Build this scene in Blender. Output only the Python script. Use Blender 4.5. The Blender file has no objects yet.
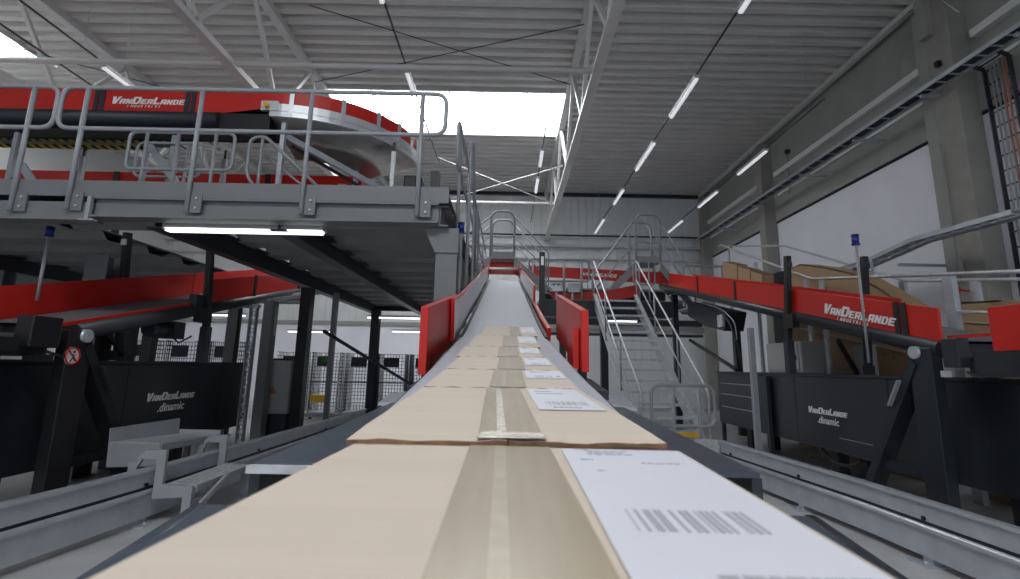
import bpy, bmesh, random
from math import *
from mathutils import Vector as V, Matrix, Euler
random.seed(7)
scn = bpy.context.scene
COL = scn.collection
# ---------------------------------------------------------------- camera model
FPX, CX, CY, PITCH, ROLL, HC = 500., 510., 272., radians(10.6), radians(1.1), 1.5
def ray(px, py):
    u = (px-CX)/FPX; v = -(py-CY)/FPX
    c, s = cos(ROLL), sin(ROLL)
    u, v = u*c-v*s, u*s+v*c
    return u, cos(PITCH)-v*sin(PITCH), v*cos(PITCH)+sin(PITCH)
def atY(px, py, Y):
    r = ray(px, py); t = Y/r[1]; return V((r[0]*t, Y, HC+r[2]*t))
def atX(px, py, X):
    r = ray(px, py); t = X/r[0]; return V((X, r[1]*t, HC+r[2]*t))
def atZ(px, py, Z):
    r = ray(px, py); t = (Z-HC)/r[2]; return V((r[0]*t, r[1]*t, Z))
# ---------------------------------------------------------------- materials
def mat(name, col, rough=.5, metal=0., noise=.0, nscale=8., bump=0., bscale=60., spec=.5, stretch=(1,1,1)):
    m = bpy.data.materials.new(name); m.use_nodes = True
    nt = m.node_tree; b = nt.nodes['Principled BSDF']
    b.inputs['Base Color'].default_value = (*col, 1); b.inputs['Roughness'].default_value = rough
    b.inputs['Metallic'].default_value = metal; b.inputs['Specular IOR Level'].default_value = spec
    if noise or bump:
        tc = nt.nodes.new('ShaderNodeTexCoord'); mp = nt.nodes.new('ShaderNodeMapping')
        mp.inputs['Scale'].default_value = stretch
        nt.links.new(tc.outputs['Object'], mp.inputs[0])
        if noise:
            n = nt.nodes.new('ShaderNodeTexNoise'); n.inputs['Scale'].default_value = nscale; n.inputs['Detail'].default_value = 5
            nt.links.new(mp.outputs[0], n.inputs['Vector'])
            r = nt.nodes.new('ShaderNodeValToRGB')
            r.color_ramp.elements[0].position = .3; r.color_ramp.elements[1].position = .7
            r.color_ramp.elements[0].color = (*[c*(1-noise) for c in col], 1)
            r.color_ramp.elements[1].color = (*[min(1, c*(1+noise)) for c in col], 1)
            nt.links.new(n.outputs['Fac'], r.inputs[0]); nt.links.new(r.outputs[0], b.inputs['Base Color'])
        if bump:
            n2 = nt.nodes.new('ShaderNodeTexNoise'); n2.inputs['Scale'].default_value = bscale
            nt.links.new(mp.outputs[0], n2.inputs['Vector'])
            bp = nt.nodes.new('ShaderNodeBump'); bp.inputs['Strength'].default_value = bump; bp.inputs['Distance'].default_value = .01
            nt.links.new(n2.outputs['Fac'], bp.inputs['Height']); nt.links.new(bp.outputs[0], b.inputs['Normal'])
    return m
def emis(name, col, s):
    m = bpy.data.materials.new(name); m.use_nodes = True
    b = m.node_tree.nodes['Principled BSDF']; b.inputs['Base Color'].default_value = (.8,.8,.8,1)
    b.inputs['Emission Color'].default_value = (*col, 1); b.inputs['Emission Strength'].default_value = s
    return m
M = dict(
 red=mat('red_paint', (.55,.016,.010), .38, noise=.06, nscale=3),
 anthr=mat('anthracite_paint', (.023,.027,.035), .42, noise=.15, nscale=2),
 panel=mat('dark_machine_panel', (.020,.024,.031), .33, noise=.12, nscale=1.5),
 black=mat('black_steel', (.010,.010,.012), .45),
 rubber=mat('black_rubber', (.012,.012,.012), .7),
 grey=mat('grey_platform_paint', (.165,.172,.178), .5, noise=.05, nscale=3),
 rail=mat('grey_handrail_paint', (.31,.325,.35), .4, noise=.05, nscale=5),
 galv=mat('galvanized_steel', (.50,.54,.59), .34, metal=.4, noise=.10, nscale=5),
 galvl=mat('light_galvanized_steel', (.55,.57,.59), .45, metal=.4, noise=.15, nscale=20),
 alu=mat('aluminium_profile', (.66,.68,.71), .35, metal=.5, noise=.05, nscale=5),
 sheet=mat('bare_steel_sheet', (.52,.50,.48), .28, metal=.9, noise=.3, nscale=2.5),
 darkdeck=mat('platform_decking', (.27,.275,.28), .6, noise=.08, nscale=3),
 belt=mat('conveyor_belt_grey', (.37,.375,.43), .55, noise=.05, nscale=5, bump=.08, bscale=300, stretch=(1,8,1)),
 beltdark=mat('dark_grey_belt', (.15,.15,.165), .6, noise=.05, nscale=5),
 bluegrey=mat('blue_grey_deck_plate', (.075,.095,.125), .3, metal=.35, noise=.18, nscale=9),
 kraft=mat('kraft_cardboard', (.54,.46,.385), .8, noise=.03, nscale=3, bump=.08, bscale=25, stretch=(1,14,1)),
 kraftedge=mat('raw_cardboard_edge', (.21,.12,.065), .9, noise=.3, nscale=60),
 tape=mat('brown_packing_tape', (.38,.32,.235), .25, noise=.07, nscale=8, stretch=(14,1,1)),
 clear=mat('clear_tape_strip', (.48,.42,.32), .2, noise=.08, nscale=60),
 shiny=mat('glossy_clear_tape', (.62,.57,.50), .08, noise=.06, nscale=50, bump=.3, bscale=120),
 label=mat('white_label_paper', (.60,.61,.67), .5, noise=.015, nscale=20),
 ink=mat('grey_print_ink', (.34,.34,.39), .6),
 white=mat('white_vinyl', (.85,.85,.85), .5),
 trusswhite=mat('white_truss_paint', (.62,.62,.61), .45, noise=.04, nscale=3),
 roof=mat('painted_roof_decking', (.60,.595,.58), .5, noise=.05, nscale=1.5),
 fascia=mat('beige_grey_concrete', (.34,.345,.325), .75, noise=.06, nscale=2, bump=.05, bscale=40),
 column=mat('concrete_column_grey', (.32,.31,.285), .8, noise=.08, nscale=4, bump=.06, bscale=50),
 wallw=mat('white_wall_panel', (.88,.88,.96), .65, noise=.03, nscale=1.2),
 wallb=mat('light_grey_sandwich_panel', (.76,.78,.78), .5, noise=.03, nscale=2),
 floor=mat('sealed_concrete_floor', (.48,.48,.48), .35, noise=.12, nscale=2.5),
 board=mat('brown_board', (.40,.27,.155), .6, noise=.06, nscale=2),
 blue=mat('blue_beacon_lens', (.01,.03,.22), .15),
 yellow=mat('yellow_plastic', (.85,.50,.02), .4),
 hinge=mat('dark_gap', (.01,.01,.01), .9),
 cable=mat('orange_brown_cable', (.40,.14,.08), .6),
 green=mat('green_sticker', (.10,.35,.08), .6),
 cabinet=mat('grey_cabinet_paint', (.36,.37,.37), .45),
 sky=emis('daylight_pane', (.95,.98,1), 10.0),
 lamp=emis('lit_fluorescent_tube', (.95,.98,1), 2.4),
 lampoff=emis('frosted_lamp_cover', (.93,.94,1), .5),
)
def hazard():
    m = mat('yellow_black_hazard_tape', (.8,.55,.03), .5); nt = m.node_tree; b = nt.nodes['Principled BSDF']
    tc = nt.nodes.new('ShaderNodeTexCoord'); w = nt.nodes.new('ShaderNodeTexWave'); w.wave_type = 'BANDS'; w.bands_direction = 'DIAGONAL'
    mp = nt.nodes.new('ShaderNodeMapping'); mp.inputs['Scale'].default_value = (1,0,1.6)
    w.inputs['Scale'].default_value = 4.2; nt.links.new(tc.outputs['Object'], mp.inputs[0]); nt.links.new(mp.outputs[0], w.inputs['Vector'])
    r = nt.nodes.new('ShaderNodeValToRGB'); r.color_ramp.interpolation = 'CONSTANT'
    r.color_ramp.elements[0].color = (.01,.01,.01,1); r.color_ramp.elements[1].position = .5; r.color_ramp.elements[1].color = (.8,.55,.03,1)
    nt.links.new(w.outputs['Fac'], r.inputs[0]); nt.links.new(r.outputs[0], b.inputs['Base Color']); return m
M['hazard'] = hazard()
# ---------------------------------------------------------------- mesh builder
WO = {}
class MB:
    def __init__(s): s.v = []; s.f = []; s.sm = []; s.mi = []; s.cur = 0
    def face(s, idx, sm=False): s.f.append(idx); s.sm.append(sm); s.mi.append(s.cur)
    def box(s, c, d, R=None):
        n = len(s.v); c = V(c)
        for x in (-1,1):
            for y in (-1,1):
                for z in (-1,1):
                    q = V((x*d[0]/2, y*d[1]/2, z*d[2]/2))
                    if R is not None: q = R @ q
                    s.v.append(c+q)
        for f in ((0,1,3,2),(4,6,7,5),(0,4,5,1),(2,3,7,6),(0,2,6,4),(1,5,7,3)): s.face([n+i for i in f])
        return s
    def bb(s, x0, x1, y0, y1, z0, z1): return s.box(((x0+x1)/2,(y0+y1)/2,(z0+z1)/2), (abs(x1-x0),abs(y1-y0),abs(z1-z0)))
    def beam(s, a, b, w, h, up=(0,0,1)):
        a = V(a); b = V(b); d = b-a; L = d.length; d.normalize(); up = V(up)
        x = d.cross(up)
        if x.length < 1e-4: x = d.cross(V((0,1,0)))
        x.normalize(); u = x.cross(d).normalized()
        R = Matrix((x, d, u)).transposed()
        return s.box((a+b)/2, (w, L, h), R)
    def prism(s, pts, ext):
        n = len(s.v); k = len(pts); ext = V(ext)
        for p in pts: s.v.append(V(p))
        for p in pts: s.v.append(V(p)+ext)
        s.face(list(range(n, n+k))[::-1]); s.face(list(range(n+k, n+2*k)))
        for i in range(k): s.face([n+i, n+(i+1)%k, n+k+(i+1)%k, n+k+i])
        return s
    def sweep(s, prof, path, closed=False, sm=False, xdir=None):
        """prof: closed list of (x,z) offsets; path: points. frames from xdir or horizontal"""
        path = [V(p) for p in path]; n = len(s.v); k = len(prof); m = len(path)
        for i, p in enumerate(path):
            a = path[max(i-1,0)] if not closed else path[(i-1)%m]; b = path[min(i+1,m-1)] if not closed else path[(i+1)%m]
            d = (b-a).normalized()
            x = V(xdir) if xdir else d.cross(V((0,0,1))).normalized()
            u = x.cross(d).normalized()
            for q in prof: s.v.append(p+x*q[0]+u*q[1])
        for i in range(m if closed else m-1):
            for j in range(k):
                s.face([n+i*k+j, n+i*k+(j+1)%k, n+((i+1)%m)*k+(j+1)%k, n+((i+1)%m)*k+j], sm)
        if not closed:
            s.face([n+j for j in range(k)]); s.face([n+(m-1)*k+j for j in range(k)][::-1])
        return s
    def tube(s, path, r, n=8, closed=False, ry=None):
        path = [V(p) for p in path]; m = len(path); base = len(s.v)
        t0 = (path[1]-path[0]).normalized(); ref = V((0,0,1)) if abs(t0.z) < .9 else V((1,0,0))
        x = t0.cross(ref).normalized()
        for i, p in enumerate(path):
            a = path[i-1] if (i > 0 or closed) else p; b = path[(i+1)%m] if (i < m-1 or closed) else p
            d = (b-a).normalized()
            x = (x - d*x.dot(d)).normalized(); u = x.cross(d)
            for j in range(n):
                t = 2*pi*j/n; s.v.append(p + x*cos(t)*r + u*sin(t)*r)
        for i in range(m if closed else m-1):
            for j in range(n):
                s.face([base+i*n+j, base+i*n+(j+1)%n, base+((i+1)%m)*n+(j+1)%n, base+((i+1)%m)*n+j], True)
        if not closed:
            s.face([base+j for j in range(n)]); s.face([base+(m-1)*n+j for j in range(n)][::-1])
        return s
    def obj(s, name, m, parent=None, label=None, cat=None, group=None, kind=None, origin=None, bevel=0, local=False):
        if parent is not None: off = WO[parent.name] if not local else V((0,0,0))
        elif origin is not None: off = V(origin)
        elif local: off = V((0,0,0))
        else:
            xs = [p.x for p in s.v]; ys = [p.y for p in s.v]; zs = [p.z for p in s.v]
            off = V(((min(xs)+max(xs))/2, (min(ys)+max(ys))/2, min(zs)))
        me = bpy.data.meshes.new(name)
        me.from_pydata([tuple(p-off) for p in s.v], [], s.f)
        for mm in (m if isinstance(m, (list,tuple)) else [m]): me.materials.append(M[mm] if isinstance(mm, str) else mm)
        me.polygons.foreach_set('use_smooth', s.sm); me.polygons.foreach_set('material_index', s.mi); me.update()
        bm = bmesh.new(); bm.from_mesh(me); bmesh.ops.recalc_face_normals(bm, faces=bm.faces); bm.to_mesh(me); bm.free()
        o = bpy.data.objects.new(name, me); COL.objects.link(o)
        if parent is not None: o.parent = parent
        else: o.location = off
        WO[o.name] = off
        if bevel:
            b = o.modifiers.new('bevel', 'BEVEL'); b.width = bevel; b.segments = 2; b.limit_method = 'ANGLE'
        tag(o, label, cat, group, kind); return o
def tag(o, label=None, cat=None, group=None, kind=None):
    if label: o['label'] = label
    if cat: o['category'] = cat
    if group: o['group'] = group
    if kind: o['kind'] = kind
    return o
def thing(name, label, cat, loc=(0,0,0), group=None):
    loc = (*loc, 0) if len(loc) == 2 else loc; o = bpy.data.objects.new(name, None); COL.objects.link(o); o.location = loc; o.empty_display_size = .2
    WO[o.name] = V(loc); return tag(o, label, cat, group)
def copy_tree(o, loc=None, rz=None, label=None):
    def rec(a, par):
        c = a.copy(); COL.objects.link(c); c.parent = par
        for ch in [k for k in KIDS(a)]: rec(ch, c)
        return c
    r = rec(o, None)
    if loc is not None: r.location = loc
    if rz is not None: r.rotation_euler = (0,0,rz)
    if label: r['label'] = label
    return r
def KIDS(a): return [x for x in bpy.data.objects if x.parent == a]
def rounded(pts, rad=.1, seg=5, closed=False):
    pts = [V(p) for p in pts]; out = []; m = len(pts)
    for i, p in enumerate(pts):
        if not closed and i in (0, m-1): out.append(p); continue
        a = pts[i-1]; b = pts[(i+1)%m]; da = (a-p); db = (b-p); r = min(rad, da.length*.48, db.length*.48)
        p0 = p+da.normalized()*r; p1 = p+db.normalized()*r
        for k in range(seg+1):
            t = k/seg; out.append(p0*(1-t)**2 + p*2*t*(1-t) + p1*t*t)
    return out
def disc(mb, c, r, h, axis, n=20, r2=None):
    c = V(c); ax = V(axis).normalized(); ref = V((0,0,1)) if abs(ax.z) < .9 else V((1,0,0)); x = ax.cross(ref).normalized(); y = ax.cross(x)
    r2 = r if r2 is None else r2; b = len(mb.v)
    for k in range(n): t = 2*pi*k/n; mb.v.append(c+(x*cos(t)+y*sin(t))*r)
    for k in range(n): t = 2*pi*k/n; mb.v.append(c+ax*h+(x*cos(t)+y*sin(t))*r2)
    mb.face(list(range(b, b+n))[::-1]); mb.face(list(range(b+n, b+2*n)))
    for k in range(n): mb.face([b+k, b+(k+1)%n, b+n+(k+1)%n, b+n+k], True)
    return mb
def text_mb(runs, right, up, origin, shear=.28, depth=.004, off=.02, xs=1.0):
    """runs: list of (string,size,x,y); returns MB in world coords"""
    mb = MB(); right = V(right).normalized(); up = V(up); up = (up - right*up.dot(right)).normalized(); nrm = right.cross(up)
    for run in runs:
        s_, size, x, y = run[:4]; shear_ = run[4] if len(run) > 4 else shear
        cu = bpy.data.curves.new('t', 'FONT'); cu.body = s_; cu.size = size; cu.shear = shear_; cu.offset = (off if shear_ > .2 else .012)*size; cu.extrude = depth/2
        cu.resolution_u = 3
        ob = bpy.data.objects.new('t', cu); COL.objects.link(ob)
        bpy.context.view_layer.update()
        dg = bpy.context.evaluated_depsgraph_get(); me = bpy.data.meshes.new_from_object(ob.evaluated_get(dg))
        n = len(mb.v)
        for v in me.vertices: mb.v.append(V(origin)+right*((v.co.x+x)*xs)+up*(v.co.y+y)+nrm*v.co.z)
        for p in me.polygons: mb.face([n+i for i in p.vertices])
        bpy.data.objects.remove(ob); bpy.data.curves.remove(cu); bpy.data.meshes.remove(me)
    return mb
GL = {  # wide slab capitals in a unit cell
 'V': [[(0,1),(.42,1),(.56,.42),(.70,1),(1.05,1),(.72,0),(.30,0)]],
 'A': [[(0,0),(.34,0),(.34,1),(.12,1),(0,.8)],[(.66,0),(1,0),(1,1),(.66,1)],[(.34,.76),(.66,.76),(.66,1),(.34,1)],[(.34,.26),(.66,.26),(.66,.48),(.34,.48)]],
 'N': [[(0,0),(.34,0),(.34,1),(0,1)],[(.66,0),(1,0),(1,1),(.66,1)],[(.34,1),(.34,.55),(.66,0),(.66,.45)]],
 'D': [[(0,0),(.34,0),(.34,1),(0,1)],[(.34,0),(.8,0),(.8,.22),(.34,.22)],[(.34,.78),(.8,.78),(.8,1),(.34,1)],[(.68,.22),(.8,0),(1,.2),(1,.8),(.8,1),(.68,.78)]],
 'E': [[(0,0),(.36,0),(.36,1),(0,1)],[(.36,.78),(1,.78),(1,1),(.36,1)],[(.36,.40),(.88,.40),(.88,.60),(.36,.60)],[(.36,0),(1,0),(1,.22),(.36,.22)]],
 'R': [[(0,0),(.34,0),(.34,1),(0,1)],[(.34,.78),(1,.78),(1,1),(.34,1)],[(.34,.36),(1,.36),(1,.56),(.34,.56)],[(.70,.56),(1,.56),(1,.78),(.70,.78)],[(.52,.36),(.86,.36),(1.02,0),(.66,0)]],
 'L': [[(0,0),(.36,0),(.36,1),(0,1)],[(.36,0),(1,0),(1,.24),(.36,.24)]]}
def vdl_mb(width, second, right, up, origin, th=.003):
    """the maker's mark VANDERLANDE in slanted slab capitals, width metres long, with its second line"""
    h = width/11.1; right = V(right).normalized(); up = V(up); up = (up-right*up.dot(right)).normalized(); nrm = right.cross(up)
    mb = MB(); x = 0; o = V(origin)
    for ch, big in zip('VANDERLANDE', (1,0,0,1,0,0,1,0,0,0,0)):
        hh = h*(1.15 if big else .80); ww = h*(1.22 if big and ch != 'L' else (.98 if big else .80)); y0 = 0
        for poly in GL[ch]:
            mb.prism([o+right*(x+px*ww+.32*(py*hh))+up*(y0+py*hh) for px, py in poly], nrm*th)
        x += ww+h*.12
    if second == 'IND':
        t = text_mb([(c, h*.50, h*(2.6+i*.52), -h*.50) for i, c in enumerate('INDUSTRIES')], right, up, o, depth=th, off=.03)
    else:
        t = text_mb([('.dinamic', h*1.75, h*2.6, -h*1.6, .12)], right, up, o, depth=th, xs=1.05)
    n = len(mb.v); mb.v += t.v
    for f in t.f: mb.face([n+i for i in f])
    return mb
# ================================================================ SETTING
S = dict(kind='structure')
MB().bb(-14, 8, -5, 20, -.1, 0).obj('floor', 'floor', **S)
def deck_patch(mb, x0, x1, y0, y1, z, per=.33, d=.13, up=1):
    prof = [(0,0),(.14,0),(.19,d),(.29,d),(.33,0)]
    n = max(1, round((y1-y0)/per)); p = (y1-y0)/n
    b = len(mb.v); pts = []
    for i in range(n):
        for (a, h) in prof[:-1]: pts.append((y0+(i+a/.33)*p, z+h*up))
    pts.append((y1, z))
    for (y, zz) in pts: mb.v.append(V((x0,y,zz))); mb.v.append(V((x1,y,zz)))
    for i in range(len(pts)-1): mb.face([b+2*i, b+2*i+1, b+2*i+3, b+2*i+2])
ZR = 8.58
mb = MB()
deck_patch(mb, 1.45, 7.95, -5, 20, ZR); deck_patch(mb, -11.4, -4.95, -5, 20, ZR)
for (a, b) in ((-5,-4.6),(-1.4,12.03),(14.5,20)): deck_patch(mb, -4.95, 1.45, a, b, ZR)
for (a, b) in ((-5,6.5),(10.9,20)): deck_patch(mb, -14, -11.4, a, b, ZR)
mb.bb(-14, 8, -5, 20, 9.3, 9.35)
mb.obj('ceiling', 'roof', **S)
sk = [(-4.95,1.45,12.03,14.5),(-14,-11.4,6.5,10.9),(-4.95,1.45,-4.6,-1.4)]  # last skylight is unseen, added behind the camera to light the parcels
for i, (x0,x1,y0,y1) in enumerate(sk):
    w = thing('window_%d' % (i+1), None, None, (x0,y0,ZR)); tag(w, **S)
    MB().bb(x0, x1, y0, y1, ZR+.30, ZR+.33).obj('pane', 'sky', w)
    f = MB()
    f.bb(x0-.06, x0, y0, y1, ZR-.05, ZR+.3).bb(x1, x1+.06, y0, y1, ZR-.05, ZR+.3).bb(x0, x1, y0-.06, y0, ZR-.05, ZR+.3).bb(x0, x1, y1, y1+.06, ZR-.05, ZR+.3)
    n = int((x1-x0)/1.05)
    for k in range(1, n): x = x0+(x1-x0)*k/n; f.bb(x-.02, x+.02, y0, y1, ZR+.20, ZR+.28)
    f.obj('window_frame', 'trusswhite', w)
# back wall: ribbed sandwich panels
mb = MB(); b = 0; n = 72; pts = []
for i in range(n):
    x = -14+22*i/n; pts += [(x,19.85),(x+.26,19.85),(x+.275,19.87),(x+.29,19.87)]
pts.append((8,19.85))
for (x, y) in pts: mb.v.append(V((x,y,0.0))); mb.v.append(V((x,y,8.9)))
for i in range(len(pts)-1): mb.face([2*i,2*i+2,2*i+3,2*i+1])
mb.bb(-14, 8, 19.9, 20, 0, 8.9)
mb.obj('wall_back', 'wallb', **S)
mb = MB(); mb.bb(-14, -1, 19.78, 19.84, 0, 2.95)
mb.obj('wall_back_lower', 'wallw', **S)
mb = MB(); mb.bb(-14, 8, 19.7, 19.84, 2.95, 3.1); mb.obj('trim_1', 'fascia', **S)
mb = MB(); mb.bb(-14, 7.9, 19.55, 19.84, 6.25, 6.33).bb(-14, 7.9, 19.6, 19.84, 5.75, 5.80); mb.obj('trim_2', 'trusswhite', **S)
mb = MB(); mb.bb(-14, 7.9, 19.7, 19.84, 8.44, 8.56); mb.tube([(-13,19.6,6.72),(7.8,19.6,6.72)], .035, 8); mb.obj('trim_3', 'anthr', **S)
mb = MB(); mb.bb(-14, -13.9, -5, 20, 0, 9); mb.obj('wall_left', 'wallb', **S)
mb = MB(); mb.bb(8.0, 8.15, -5, 20, 0, 5.84); mb.obj('wall_right', 'wallw', **S)
mb = MB(); mb.bb(7.97, 8.15, -5, 20, 5.90, 9.0).bb(8.02, 8.15, -5, 20, 5.8, 5.92)
mb.obj('wall_right_upper', ['fascia'], **S)
mb = MB(); mb.bb(7.98, 8.01, -5, 20, 5.84, 5.88); mb.obj('trim_4', 'hinge', **S)
mb = MB()
for (a, b) in ((-5,7.7),(8.7,14.2),(15.1,20)): mb.bb(7.85, 8.0, a, b, 7.20, 7.34).bb(7.93, 8.0, a, b, 6.62, 6.68)
mb.obj('trim_5', 'wallb', **S)
mb = MB(); mb.bb(7.70, 7.82, -5, 20, 8.46, 8.57); mb.obj('trim_6', 'trusswhite', **S)
# columns on the right wall
for i, (y, lb) in enumerate(((8.2, 'wide grey concrete column on the right wall behind the vertical cable ladder'),
                             (14.6, 'grey concrete column halfway along the right wall, beyond the nearest one'),
                             (19.4, 'grey concrete column in the far right corner of the hall'))):
    t = thing('concrete_column', lb, 'column', (7.8, y, 0), 'concrete columns along the right wall')
    k_ = 0 if i == 0 else .22
    c = MB(); c.bb(7.62, 7.99, y-.36+k_, y+.12, 0, 8.36); c.obj('shaft', 'column', t, bevel=.015)
    c = MB(); c.bb(7.66, 7.99, y+.13, y+.40-k_*.6, 0, 8.30); c.obj('pilaster_strip', 'fascia', t, bevel=.01)
    if i == 0:
        c = MB(); c.bb(7.5, 7.62, y-.1, y+.12, 7.55, 8.36); c.obj('corbel', 'fascia', t)
        c = MB(); c.tube([(7.55,y-.2,8.36),(7.61,y-.62,7.6)], .012); c.obj('tie_rod', 'galv', t)
# ---------------------------------------------------------------- roof trusses
def truss(x, lb):
    t = thing('roof_truss', lb, 'truss', (x, 3, 6.6), 'white steel roof trusses')
    c = MB(); c.bb(x-.09, x+.09, 3, 19.8, 8.42, 8.56); c.obj('top_chord', 'trusswhite', t)
    c = MB(); c.bb(x-.085, x+.085, 3, 19.8, 6.52, 6.60).bb(x-.02, x+.02, 3, 19.8, 6.60, 6.70); c.obj('bottom_chord', 'trusswhite', t)
    y = 6.9-2.8
    while y < 19:
        c = MB(); c.beam((x,y,6.66), (x,min(y+1.4,19.7),8.44), .075, .075, (1,0,0)); c.obj('brace', 'trusswhite', t)
        if y+2.8 < 19.9: c = MB(); c.beam((x,y+1.4,8.44), (x,y+2.8,6.66), .075, .075, (1,0,0)); c.obj('brace', 'trusswhite', t)
        c = MB(); c.bb(x-.012, x+.012, y-.15, y+.15, 6.6, 6.82); c.obj('gusset_plate', 'trusswhite', t)
        y += 2.8
truss(1.45, 'white roof truss running away above the central conveyor, right of the skylight')
truss(-4.95, 'white roof truss over the raised platform, left of the skylight')
truss(-9.48, 'leftmost white roof truss, cut by the top left corner')
def strut(y, lb, x1=1.40):
    c = MB(); c.tube([(-13.9,y,6.62),(x1,y,6.62)], .052, 10)
    c.bb(x1-.02, x1+.02, y-.08, y+.08, 6.5, 6.75)
    c.obj('roof_strut', 'trusswhite', label=lb, cat='strut', group='round roof struts between the trusses')
ys1 = atZ(590,72,6.6).y; ys2 = atZ(480,203,6.6).y
strut(ys1, 'long white round strut crossing the ceiling under the front trusses'); strut(ys2, 'white round strut beyond the skylight, low over the far crossover steps')
# bracing rods
def rod(a, b, lb, r=.011, m='anthr'):
    c = MB(); c.tube([a, b], r, 6); c.obj('bracing_rod', m, label=lb, cat='rod', group='thin diagonal bracing rods under the roof')
rod((-4.9,11.3,8.3), (1.4,9.0,8.3), 'thin dark bracing rod rising right across the middle ceiling')
rod((-4.0,8.6,8.3), (1.4,11.2,8.3), 'thin dark bracing rod falling right across the middle ceiling')
rod((-12.5,9.2,8.3), (-8.2,12.2,8.3), 'thin dark rod in the left ceiling above the red conveyor')
rod((-2.0,12.5,6.9), (1.4,15.4,6.62), 'pale bracing rod falling right below the skylight', .018, 'galvl')
rod((-2.2,15.3,6.62), (1.4,12.9,6.9), 'pale bracing rod rising right below the skylight', .018, 'galvl')
# ---------------------------------------------------------------- light rows
ZL = 6.7
rows = {
 'middle': (-1.94, 5.0, 14.5, [(-4,383,1),(72,92,0),(150,170,0)], 'over the platform edge'),
}
def light_track(x, y0, y1, where, m='anthr'):
    t = thing('light_track', 'thin dark hanging light track '+where, 'light track', (x, y0, ZL), 'light tracks hung in rows from the roof')
    c = MB(); c.bb(x-.013, x+.013, y0, y1, ZL+.05, ZL+.075); c.obj('rail', m, t)
    y = y0+.5
    while y < y1:
        c = MB(); c.tube([(x,y,ZL+.08),(x,y,ZR)], .004, 5); c.obj('hanger_wire', 'galv', t); y += 3.2
def ceil_light(x, y0, y1, lb, m='lampoff'):
    t = thing('tube_light', lb, 'light', (x, (y0+y1)/2, ZL-.06), 'long tube lights on the ceiling tracks')
    c = MB(); c.bb(x-.05, x+.05, y0, y1, ZL-.01, ZL+.05); c.obj('housing', 'galvl', t)
    c = MB(); c.sweep([(-.035,0),(.035,0),(.028,-.035),(-.028,-.035)], [(x,y0+.02,ZL-.011),(x,y1-.02,ZL-.011)]); c.obj('diffuser', m, t)
def yz(px, py): return atZ(px, py, ZL).y
light_track(3.32, 5, 19.0, 'over the right half of the hall, right of the truss')
for i, (a, b, c_, d) in enumerate([(752,-5,740,12),(697,77,672,117),(655,142,636,170),(625,189,615,204),(606,219,597,233)]):
    ceil_light(3.32, yz(a,b), yz(c_,d), ['nearest tube light of the row right of the centre truss, cut by the top edge','second tube light from the top edge in the row right of the centre truss','third tube light from the top edge in the row right of the centre truss','fourth tube light from the top edge in the row right of the centre truss','farthest tube light in the row right of the centre truss'][i])
light_track(6.1, 9, 19.0, 'close beside the right wall')
for i, (a, b, c_, d) in enumerate([(764,150,736,174),(716,191,697,207),(682,220,669,232)]):
    ceil_light(6.1, yz(a,b), yz(c_,d), ['nearest tube light in the row beside the right wall','middle tube light in the row beside the right wall','farthest tube light in the row beside the right wall'][i])
light_track(-1.94, 4, 12.5, 'crossing the skylight above the curved conveyor')
ceil_light(-1.94, yz(381,-12), yz(383,2), 'tube light at the top edge on the track above the curved conveyor')
ceil_light(-1.94, yz(404,72), yz(411,92), 'tube light just in front of the skylight edge')
light_track(.74, 9, 18, 'between skylight and centre truss')
ceil_light(.74, yz(537,150), yz(535,166), 'small tube light left of the centre truss below the skylight')
ceil_light(.74, yz(533,178), yz(532,192), 'far tube light left of the centre truss, over the distant crossover')
light_track(-7.45, 5, 12, 'over the left end of the platform')
light_track(-8.3, 5, 12, 'furthest left above the red upper conveyor')
ceil_light(-7.45, yz(105,66), yz(130,88), 'bright tube light over the left end of the platform', 'lampoff')
# ---------------------------------------------------------------- cable trays on the right wall
def tray(name, path, w, lb, group, m='galv', rungs=True, up=None):
    t = thing(name, lb, 'cable tray', path[0], group)
    c = MB(); path = [V(p) for p in path]
    for s in (-1, 1):
        q = []
        for i, p in enumerate(path):
            d = (path[min(i+1,len(path)-1)]-path[max(i-1,0)]).normalized()
            x = d.cross(V(up) if up else V((0,0,1))).normalized(); q.append(p+x*s*w/2)
        for a, b in zip(q, q[1:]): c.beam(a, b, .02, .07, up or (0,0,1))
    c.obj('side_rail', m, t)
    for a, b in zip(path, path[1:]):
        d = (b-a); L = d.length; d.normalize(); x = d.cross(V(up) if up else V((0,0,1))).normalized()
        k = 0.1; st_ = .25 if L < 9 else .42
        while k < L: p = a+d*k; MB().beam(p-x*w/2, p+x*w/2, .025, .02).obj('rung', m, t); k += st_
    return t
t = tray('cable_tray', [(7.35,3,6.45),(7.35,8.2,6.45),(7.35,18.9,6.45)], .24, 'long galvanized cable tray running along the right wall below the roof edge', 'cable trays on the right wall')
c = MB()
for k in range(6): MB().tube([(7.25+k*.04,3,6.47),(7.25+k*.04,18.9,6.47)], .016, 6).obj('cable', 'anthr', t)
for y in (4.5,6.5,8.2,10,12,14.5,17): MB().bb(7.3, 8.0, y-.03, y+.03, 6.36, 6.41).obj('wall_bracket', 'galv', t)
# vertical ladder
t = tray('cable_ladder', [(7.85,7.35,2.6),(7.85,7.35,6.5),(7.5,7.35,6.62)], .42, 'tall vertical cable ladder with orange and grey cables on the right wall', 'cable trays on the right wall', m='anthr', up=(1,0,0))
for k in range(4): MB().tube([(7.80,7.20+k*.07,2.6),(7.80,7.20+k*.07,6.5)], .015, 6).obj('grey_cable', 'rail', t)
for k in range(2): MB().tube([(7.80,7.26-k*.07,2.6),(7.80,7.26-k*.07,5.6),(7.80,7.22-k*.06,6.5)], .014, 6).obj('orange_cable', 'cable', t)
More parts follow.
